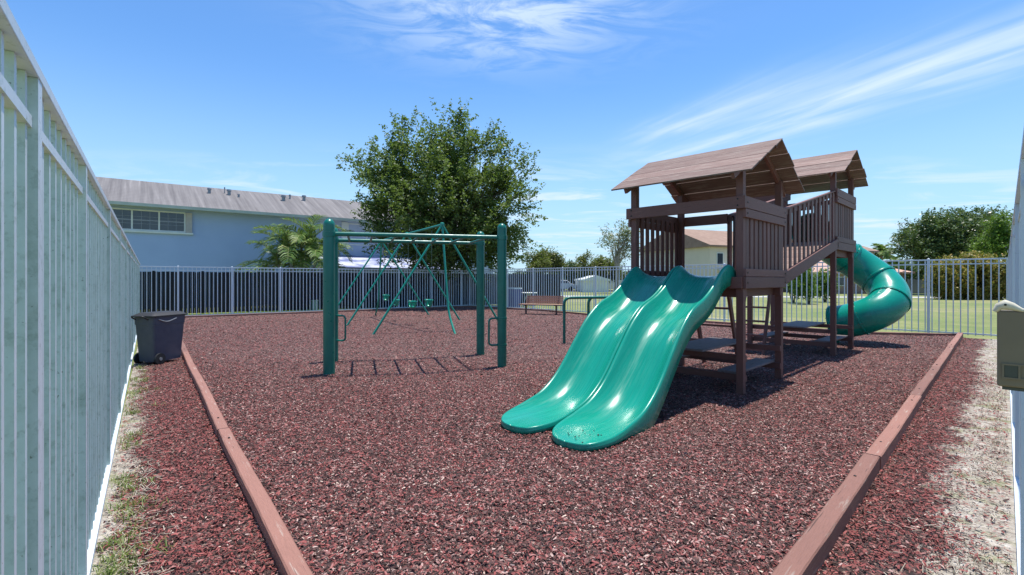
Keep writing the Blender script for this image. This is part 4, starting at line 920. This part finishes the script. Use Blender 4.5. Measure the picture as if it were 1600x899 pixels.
gable_house('bungalow', 'low tan house with a pink hipped roof behind the tube slide', (33.5, 53.5), (1, .05), 9.0, 9, 2.35, 3.75, BRICKY, PINKR, hip=3.5, over=.6, wins=[(1, 2.2, .8, 1.8), (6, 7.4, .8, 1.8)], cat='house')
gable_house('white_garage', 'small white gabled garage beyond the lawn left of the slides', (11.6, 60), (-.05, 1), 6, 2.9, 1.5, 2.0, TRIM, TRIM, over=.2)
wf = thing('vinyl_fence', 'long white panel fence beyond the parked cars', 'fence', (2.5, 75, 0)); 
for k in range(8):
    MB().lim(k * 2.4 + .06, k * 2.4 + 2.34, -.02, .02, .05, 1.45).build('fence_panel', TRIM, wf); MB().lim(k * 2.4 - .055, k * 2.4 + .055, -.055, .055, -.03, 1.55).build('post', TRIM, wf)
gf = thing('grey_wall', 'grey boarded fence right of the pink-roofed house', 'fence', (43.2, 54.5, 0), R(4))
for k in range(3): MB().lim(k * 2.2 + .05, k * 2.2 + 2.15, -.02, .02, -.03, 1.5).build('fence_panel', simple('grey_boards', (.22, .2, .19), None, 4, stretch=(6, 6, .5)), gf); MB().lim(k * 2.2 - .05, k * 2.2 + .05, -.05, .05, -.03, 1.6).build('post', GREYM, gf)
sheet('path', [(2.5, 44.5), (46, 40.2), (46, 42.2), (2.5, 47.5)], -.015, CONC)
sheet('road', [(-60, 62), (110, 62), (110, 72), (-60, 72)], -.02, ASPH)

def car(label, loc, rz):
    t = thing('parked_car', label, 'car', loc, rz, 'white cars parked beyond the lawn')
    prof = [(-2.2, .35), (-2.22, .75), (-1.9, .95), (-1.45, 1.0), (-.95, 1.42), (.45, 1.45), (1.15, 1.02), (2.05, .9), (2.22, .65), (2.2, .33)]
    n = len(prof); vs = []
    for y, k in ((-.86, 1), (.86, 1)):
        for x, z in prof: vs.append((x, y * (1 - .14 * max(0, (z - 1.0) / .45)), z))
    fs = [tuple(range(n)), tuple(range(2 * n - 1, n - 1, -1))] + [(k, n + k, n + (k + 1) % n, (k + 1) % n) for k in range(n)]
    MB().add(vs, fs).build('body', CARW, t, bevel=.04)
    for s in (-1, 1):
        MB().add([(-1.25, s * .868, 1.03), (-.88, s * .775, 1.37), (.4, s * .77, 1.39), (.95, s * .866, 1.04)], [(0, 1, 2, 3) if s > 0 else (3, 2, 1, 0)]).build('side_window', GLASS, t)
        for x in (-1.4, 1.4): MB().tube([(x, s * .70, .32), (x, s * .88, .32)], .32, 16).build('wheel', BLACK, t, smooth=True)
    MB().add([(.56, -.74, 1.41), (.56, .74, 1.41), (1.12, .8, 1.07), (1.12, -.8, 1.07)], [(0, 1, 2, 3)]).build('windscreen', GLASS, t)
    MB().add([(-1.42, -.8, 1.06), (-1.42, .8, 1.06), (-1.0, .72, 1.41), (-1.0, -.72, 1.41)], [(0, 1, 2, 3)]).build('rear_window', GLASS, t)
car('white sedan parked beyond the lawn, right of the pair', tuple(at(872, 64, -.02)), R(215)); car('white sedan half hidden at the left end of the parked pair', tuple(at(848, 67, -.02)), R(200))

# ------------------------------------------------------------------ trees
def leaves(P, size, mat, name, parent, up=0.5, aspect=0.55):
    n = len(P); nr = rng.normal(0, 1, (n, 3)); nr[:, 2] = np.abs(nr[:, 2]) + up; nr /= np.linalg.norm(nr, axis=1)[:, None]
    a = rng.normal(0, 1, (n, 3)); a -= nr * (a * nr).sum(1)[:, None]; a /= np.linalg.norm(a, axis=1)[:, None]; b = np.cross(nr, a)
    s = (size * rng.uniform(0.6, 1.35, n))[:, None] / 2
    V = np.stack([P - a * s, P - b * s * aspect + a * s * .1, P + a * s, P + b * s * aspect + a * s * .1], 1).reshape(-1, 3)
    return np_mesh(name, V, np.arange(n * 4).reshape(-1, 4), mat, parent, world=True, attr=np.clip(rng.beta(1.6, 2.2, n), 0, 1))
def crown_points(ells, n_tw, per, tw_len, spread, hole=0.08, hscale=0.55, shell=0.5, bias=0.35):
    T_ = []; vol = np.array([e[3] * e[4] * e[5] for e in ells]) ** 0.8; vol /= vol.sum(); sd_ = random.uniform(0, 99); tries = 0
    while len(T_) < n_tw:
        e = ells[rng.choice(len(ells), p=vol)]; d = rng.normal(0, 1, 3); d /= np.linalg.norm(d); r = rng.random() ** shell
        p = np.array(e[:3]) + d * r * np.array(e[3:]) 
        tries += 1
        if tries < n_tw * 6 and mnoise.noise(Vector(p * hscale + sd_)) < -hole: continue
        dirv = d * 0.8 + np.array([0, 0, bias]) + rng.normal(0, .35, 3); dirv /= np.linalg.norm(dirv)
        T_.append((p, dirv * tw_len * rng.uniform(.5, 1.3)))
    P0 = np.array([t[0] for t in T_]); Dv = np.array([t[1] for t in T_]); P0 = np.repeat(P0, per, 0); Dv = np.repeat(Dv, per, 0)
    f = rng.random((len(P0), 1)); P = P0 + Dv * f + rng.normal(0, spread, P0.shape) * (1.15 - f * .6); return P, T_
def tree(name, label, cat, base, trunk_top, tr, ells, n_tw, per, size, leaf, tw_len=.9, spread=.16, bark=BARK, limbs=14, group=None, shell=.5, hole=.08, hscale=.55, bias=.35, stems=1):
    t = thing(name, label, cat, tuple(base), 0, group); base = Vector(base); top = base + Vector(trunk_top)
    P, T_ = crown_points(ells, n_tw, per, tw_len, spread, hole, hscale, shell, bias)
    m = MB()
    pts = [base + (top - base) * f + Vector((.06 * math.sin(f * 5), .05 * math.cos(f * 4), 0)) * (top - base).length * .25 for f in (0, .15, .4, .7, 1)]
    pts[0].z -= .05
    m.tube(pts, [tr * 1.35, tr * 1.05, tr * .95, tr * .85, tr * .75], 12); tr_o = m.build('trunk', bark, t, world=True, smooth=True)
    for i in range(limbs):
        tgt = Vector(T_[random.randrange(len(T_))][0]); s = pts[3].lerp(top, random.random())
        mid = s.lerp(tgt, .5) + Vector((random.gauss(0, .2), random.gauss(0, .2), .12 * (tgt - s).length)); lm = MB()
        lp = [s, s.lerp(mid, .5) + Vector((0, 0, .05)), mid, mid.lerp(tgt, .55), tgt]; lm.tube(lp, [tr * .5, tr * .38, tr * .27, tr * .16, tr * .05], 7)
        for j in range(5):
            t2 = Vector(T_[random.randrange(len(T_))][0]); a = lp[random.choice((2, 3, 3))]
            if (t2 - a).length < (top - base).length * .9 + 1.2: lm.tube([a, a.lerp(t2, .5) + Vector((0, 0, .1)), t2], [tr * .16, tr * .09, tr * .03], 5)
        lm.build('limb', bark, t, world=True, smooth=True)
    leaves(P, size, leaf, 'crown', t); return t
def A_(px_, py_, Y): return (px_ - 800) / F * Y, H + (HZ - py_) / F * Y
def E(px_, py_, Y, rpx, rpy, ry=None):    # ellipsoid given by the picture position and radii at distance Y
    x, z = A_(px_, py_, Y); return (x, Y, z, rpx / F * Y * .95, (ry if ry else rpx / F * Y * .9), rpy / F * Y * .95)
Y = 27.5; bx, _ = A_(700, 400, Y)
tree('oak_tree', 'large round dark-leaved tree rising behind the swing set', 'tree', (bx, Y, -.03), (0, 0, 2.6), .26,
     [E(690, 325, Y, 112, 98), E(625, 285, Y, 52, 62), E(735, 262, Y, 62, 58), E(712, 218, Y, 34, 36), E(785, 330, Y, 48, 62), E(618, 325, Y, 44, 38), E(690, 385, Y, 105, 36), E(585, 268, Y, 34, 22), E(648, 215, Y, 30, 26), E(800, 270, Y, 26, 26), E(765, 385, Y, 50, 40)],
     2300, 40, .165, OAKL, tw_len=1.15, spread=.12, limbs=34, hole=.10, hscale=.95, shell=.40)
# trees beyond the lawn, each its own
Y = 66
row = [(838, 408, 22, 20, YELL, 'low olive bush-like tree directly right of the big oak'), (858, 398, 18, 22, YELL, 'brownish-topped tree second from the oak in the far row'), (893, 418, 22, 12, DARKL, 'low dark tree in the dip of the far tree row'),
       (922, 408, 18, 17, YELL, 'small pointed olive tree in the middle of the far row'), (945, 415, 20, 16, YELL, 'wide low olive tree at the foot of the sparse pale tree')]
for i, (px_, py_, rx, ry, lf_, lab) in enumerate(row):
    Yt = Y + (i % 3) * 4; x, z = A_(px_, py_, Yt)
    tree('far_tree', lab, 'tree', (x, Yt, -.03), (0, 0, z * .45), .16, [E(px_, py_ + 6, Yt, rx, ry * .9), E(px_ - rx * .4, py_ + 12, Yt, rx * .7, ry * .7), E(px_ + rx * .45, py_ + 12, Yt, rx * .7, ry * .7)], 420, 22, .26, lf_, tw_len=.8, spread=.25, limbs=5, group='trees beyond the lawn')
x, z = A_(962, 385, 55)
tree('sparse_tree', 'tall sparse pale tree with visible branches left of the near tower', 'tree', (x, 55, -.03), (0.2, 0, 3.4), .2, [E(965, 368, 55, 24, 20), E(952, 385, 55, 15, 14), E(985, 378, 55, 18, 24), E(975, 400, 55, 22, 14)], 260, 14, .2, PALE, tw_len=.8, spread=.2, bark=PALEBARK, limbs=14, hole=.02, hscale=.6, group='trees beyond the lawn')
# dark undergrowth line
for i, (px_, lab) in enumerate(((815, 'dark hedge behind the patio table'), (870, 'dark shrubs behind the parked cars'), (915, 'dark shrubs behind the white garage'), (965, 'dark shrubs below the sparse pale tree'))):
    x, _ = A_(px_, 430, 86); t = thing('hedge_shrub', lab, 'shrub', (x, 86, -.03), 0, 'dark shrubs under the far trees'); P, _t = crown_points([(x, 86, 1.3, 3.4, 1.2, 1.5)], 500, 16, .4, .2, hole=.5)
    leaves(P, .28, DARKL, 'foliage', t); MB().tube([(x, 86, -.05), (x, 86, 1.2)], .06, 6).build('stem', BARK, t, world=True)
Y = 50; x, _ = A_(1512, 400, Y)
tree('broad_tree', 'broad dark glossy tree on the right beyond the lawn', 'tree', (x, Y, -.03), (0, 0, 3.4), .3, [E(1485, 368, Y, 68, 34), E(1450, 378, Y, 42, 28), E(1505, 350, Y, 42, 24), E(1550, 362, Y, 40, 30), E(1480, 395, Y, 70, 22), E(1440, 345, Y, 20, 14)], 1500, 30, .24, DARKL, tw_len=.9, spread=.22, limbs=22, hole=.14, hscale=.5)
x, _ = A_(1563, 400, 43)
tree('feathery_tree', 'bright green feathery tree at the right behind the orange bush', 'tree', (x, 43, -.03), (0, 0, 2.6), .14, [E(1563, 365, 43, 14, 28), E(1548, 388, 43, 16, 14), E(1575, 388, 43, 16, 18)], 420, 26, .16, BRIG, tw_len=.8, spread=.14, limbs=6)
t = None
for i, (px_, w_, h_, lab, mt) in enumerate(((1482, 27, 3.0, 'rust-tipped rounded bush, left one of the big hedge', ORAN), (1517, 26, 3.35, 'tall rust and yellow bush in the middle of the big hedge', ORAN), (1552, 24, 3.3, 'rust-tipped bush at the right end of the big hedge', ORAN))):
    Yb = 38.5; x, _ = A_(px_, 430, Yb); rx = w_ / F * Yb; t = thing('hedge_bush', lab, 'bush', (x, Yb, -.03), 0, 'rust-tipped bushes behind the right lawn')
    P, _t = crown_points([(x, Yb, h_ * .5, rx, 1.3, h_ * .52), (x + .3, Yb, h_ * .35, rx, 1.3, h_ * .38)], 800, 24, .35, .13, hole=.35, shell=.35); leaves(P, .15, mt, 'foliage', t); MB().tube([(x, Yb, -.05), (x, Yb, 1.5)], .06, 6).build('stem', BARK, t, world=True)
for px_, w_, Yb, h_, lab in ((1262, 20, 31, 2.3, 'loose bright green shrub seen between the towers'), (1288, 14, 34, 1.9, 'lower green shrub right of the loose one, between the towers'), (1238, 12, 33, 1.7, 'small green shrub beside the ramp foot')):
    x, _ = A_(px_, 430, Yb); rx = w_ / F * Yb; t = thing('green_shrub', lab, 'shrub', (x, Yb, -.03), 0, 'green shrubs seen between the towers')
    P, _t = crown_points([(x, Yb, h_ * .62, rx, rx, h_ * .42)], 330, 20, .35, .10, hole=.1, shell=.45); leaves(P, .12, BRIG, 'foliage', t)
    for k in range(3): MB().tube([(x + .06 * k, Yb, -.05), (x + .25 * (k - 1), Yb + .1, h_ * .6)], [.04, .02], 6).build('stem', BARK, t, world=True)

for px_, rx, top, lab in ((1408, 22, 412, 'low green tree behind the pink-roofed house, left of the broad tree'), (1442, 20, 408, 'low green tree between the grey boarded fence and the broad tree'), (1330, 24, 405, 'low green tree behind the far tower posts')):
    Yt = 84; x, z = A_(px_, top, Yt)
    tree('far_tree', lab, 'tree', (x, Yt, -.03), (0, 0, z * .4), .16, [E(px_, (top + 440) / 2, Yt, rx, (440 - top) * .55), E(px_ + rx * .5, 430, Yt, rx * .8, 12)], 420, 20, .3, DARKL, tw_len=.7, spread=.25, limbs=5, hole=.3, group='trees beyond the lawn')
# palms
def frond(mb, b, az, L, el, droop, nl=30, ll=.55, w=.045, V=None, Fc=None):
    b = Vector(b); pts = []; q = b.copy(); e = el; st = L / 16
    for i in range(17):
        pts.append(q.copy()); q = q + Vector((math.cos(az) * math.cos(e), math.sin(az) * math.cos(e), math.sin(e))) * st; e -= droop / 16 * (0.5 + i / 16)
    mb.tube(pts, [.03 * (1 - i / 20) for i in range(17)], 5)
    for i in range(nl):
        f = .18 + .82 * i / nl; k = min(int(f * 16), 15); p = pts[k].lerp(pts[k + 1], f * 16 - k); t = (pts[k + 1] - pts[k]).normalized(); s = t.cross(Vector((0, 0, 1))).normalized(); u = s.cross(t)
        l = ll * (math.sin(math.pi * (f * .85 + .1)) * .8 + .25)
        for sd__ in (-1, 1):
            d = (s * sd__ * .75 + t * .65 + u * .35 + Vector((random.gauss(0, .08), random.gauss(0, .08), random.gauss(0, .08)))).normalized(); n_ = d.cross(t).normalized(); wv = d.cross(n_).normalized() * w / 2
            m_ = p + d * l * .55; tip = p + d * l + Vector((0, 0, -l * .28)); V.extend([p - wv * .6, p + wv * .6, m_ + wv, m_ - wv, tip + wv * .2, tip - wv * .2]); c = len(V) - 6; Fc.extend([(c, c + 1, c + 2, c + 3), (c + 3, c + 2, c + 4, c + 5)])
def palm(name, label, base, trunks, fr, L, ll, dead=3, h=None, group=None, w=.045, nl=30):
    t = thing(name, label, 'palm', tuple(base), 0, group); base = Vector(base); 
    for (dx, dy, hh, tr) in trunks:
        top = base + Vector((dx, dy, hh)); MB().tube([base + Vector((dx * .2, dy * .2, -.05)), base + Vector((dx * .5, dy * .5, hh * .5)), top], [tr * 1.2, tr, tr * .9], 9).build('trunk', PALEBARK, t, world=True, smooth=True)
        V = []; Fc = []; rb_ = MB()
        for i in range(fr):
            az = 2 * math.pi * (i * .382 + random.random() * .1); el = R(random.uniform(5, 85)) if i >= dead else R(random.uniform(-20, 10))
            frond(rb_, top, az, L * random.uniform(.75, 1.1), el, random.uniform(1.3, 2.1), nl, ll, w, V, Fc)
        rb_.build('rachis', simple('palm_rachis', (.2, .22, .06), None, 3), t, world=True)
        np_mesh('fronds', np.array([tuple(v) for v in V]), np.array(Fc), PALM, t, world=True, attr=np.repeat(rng.beta(1.4, 2.2, len(Fc) // 2), 2))
    return t
b = at(468, 25.9, -.03)
palm('areca_palm', 'clumped feathery palm in front of the blue house', b, [(-.5, 0, 2.75, .08), (.35, .2, 3.1, .08), (-.1, .5, 3.35, .07), (.95, -.1, 2.6, .07), (-1.2, .2, 2.3, .06)], 11, 2.6, .68, dead=2)
palm('cabbage_palm', 'small round-headed palm standing above the far roofs', at(1377, 76, -.03), [(0, 0, 5.8, .22)], 26, 1.9, .8, dead=5, w=.13, nl=14, group='fan palms behind the far roofs')
palm('cabbage_palm', 'lower ragged palm right of the round-headed one, left of the broad tree', at(1396, 80, -.03), [(0, 0, 4.4, .2)], 20, 1.7, .8, dead=7, w=.13, nl=12, group='fan palms behind the far roofs')

scene.render.engine = 'CYCLES'
scene.cycles.max_bounces = 6; scene.cycles.transparent_max_bounces = 6
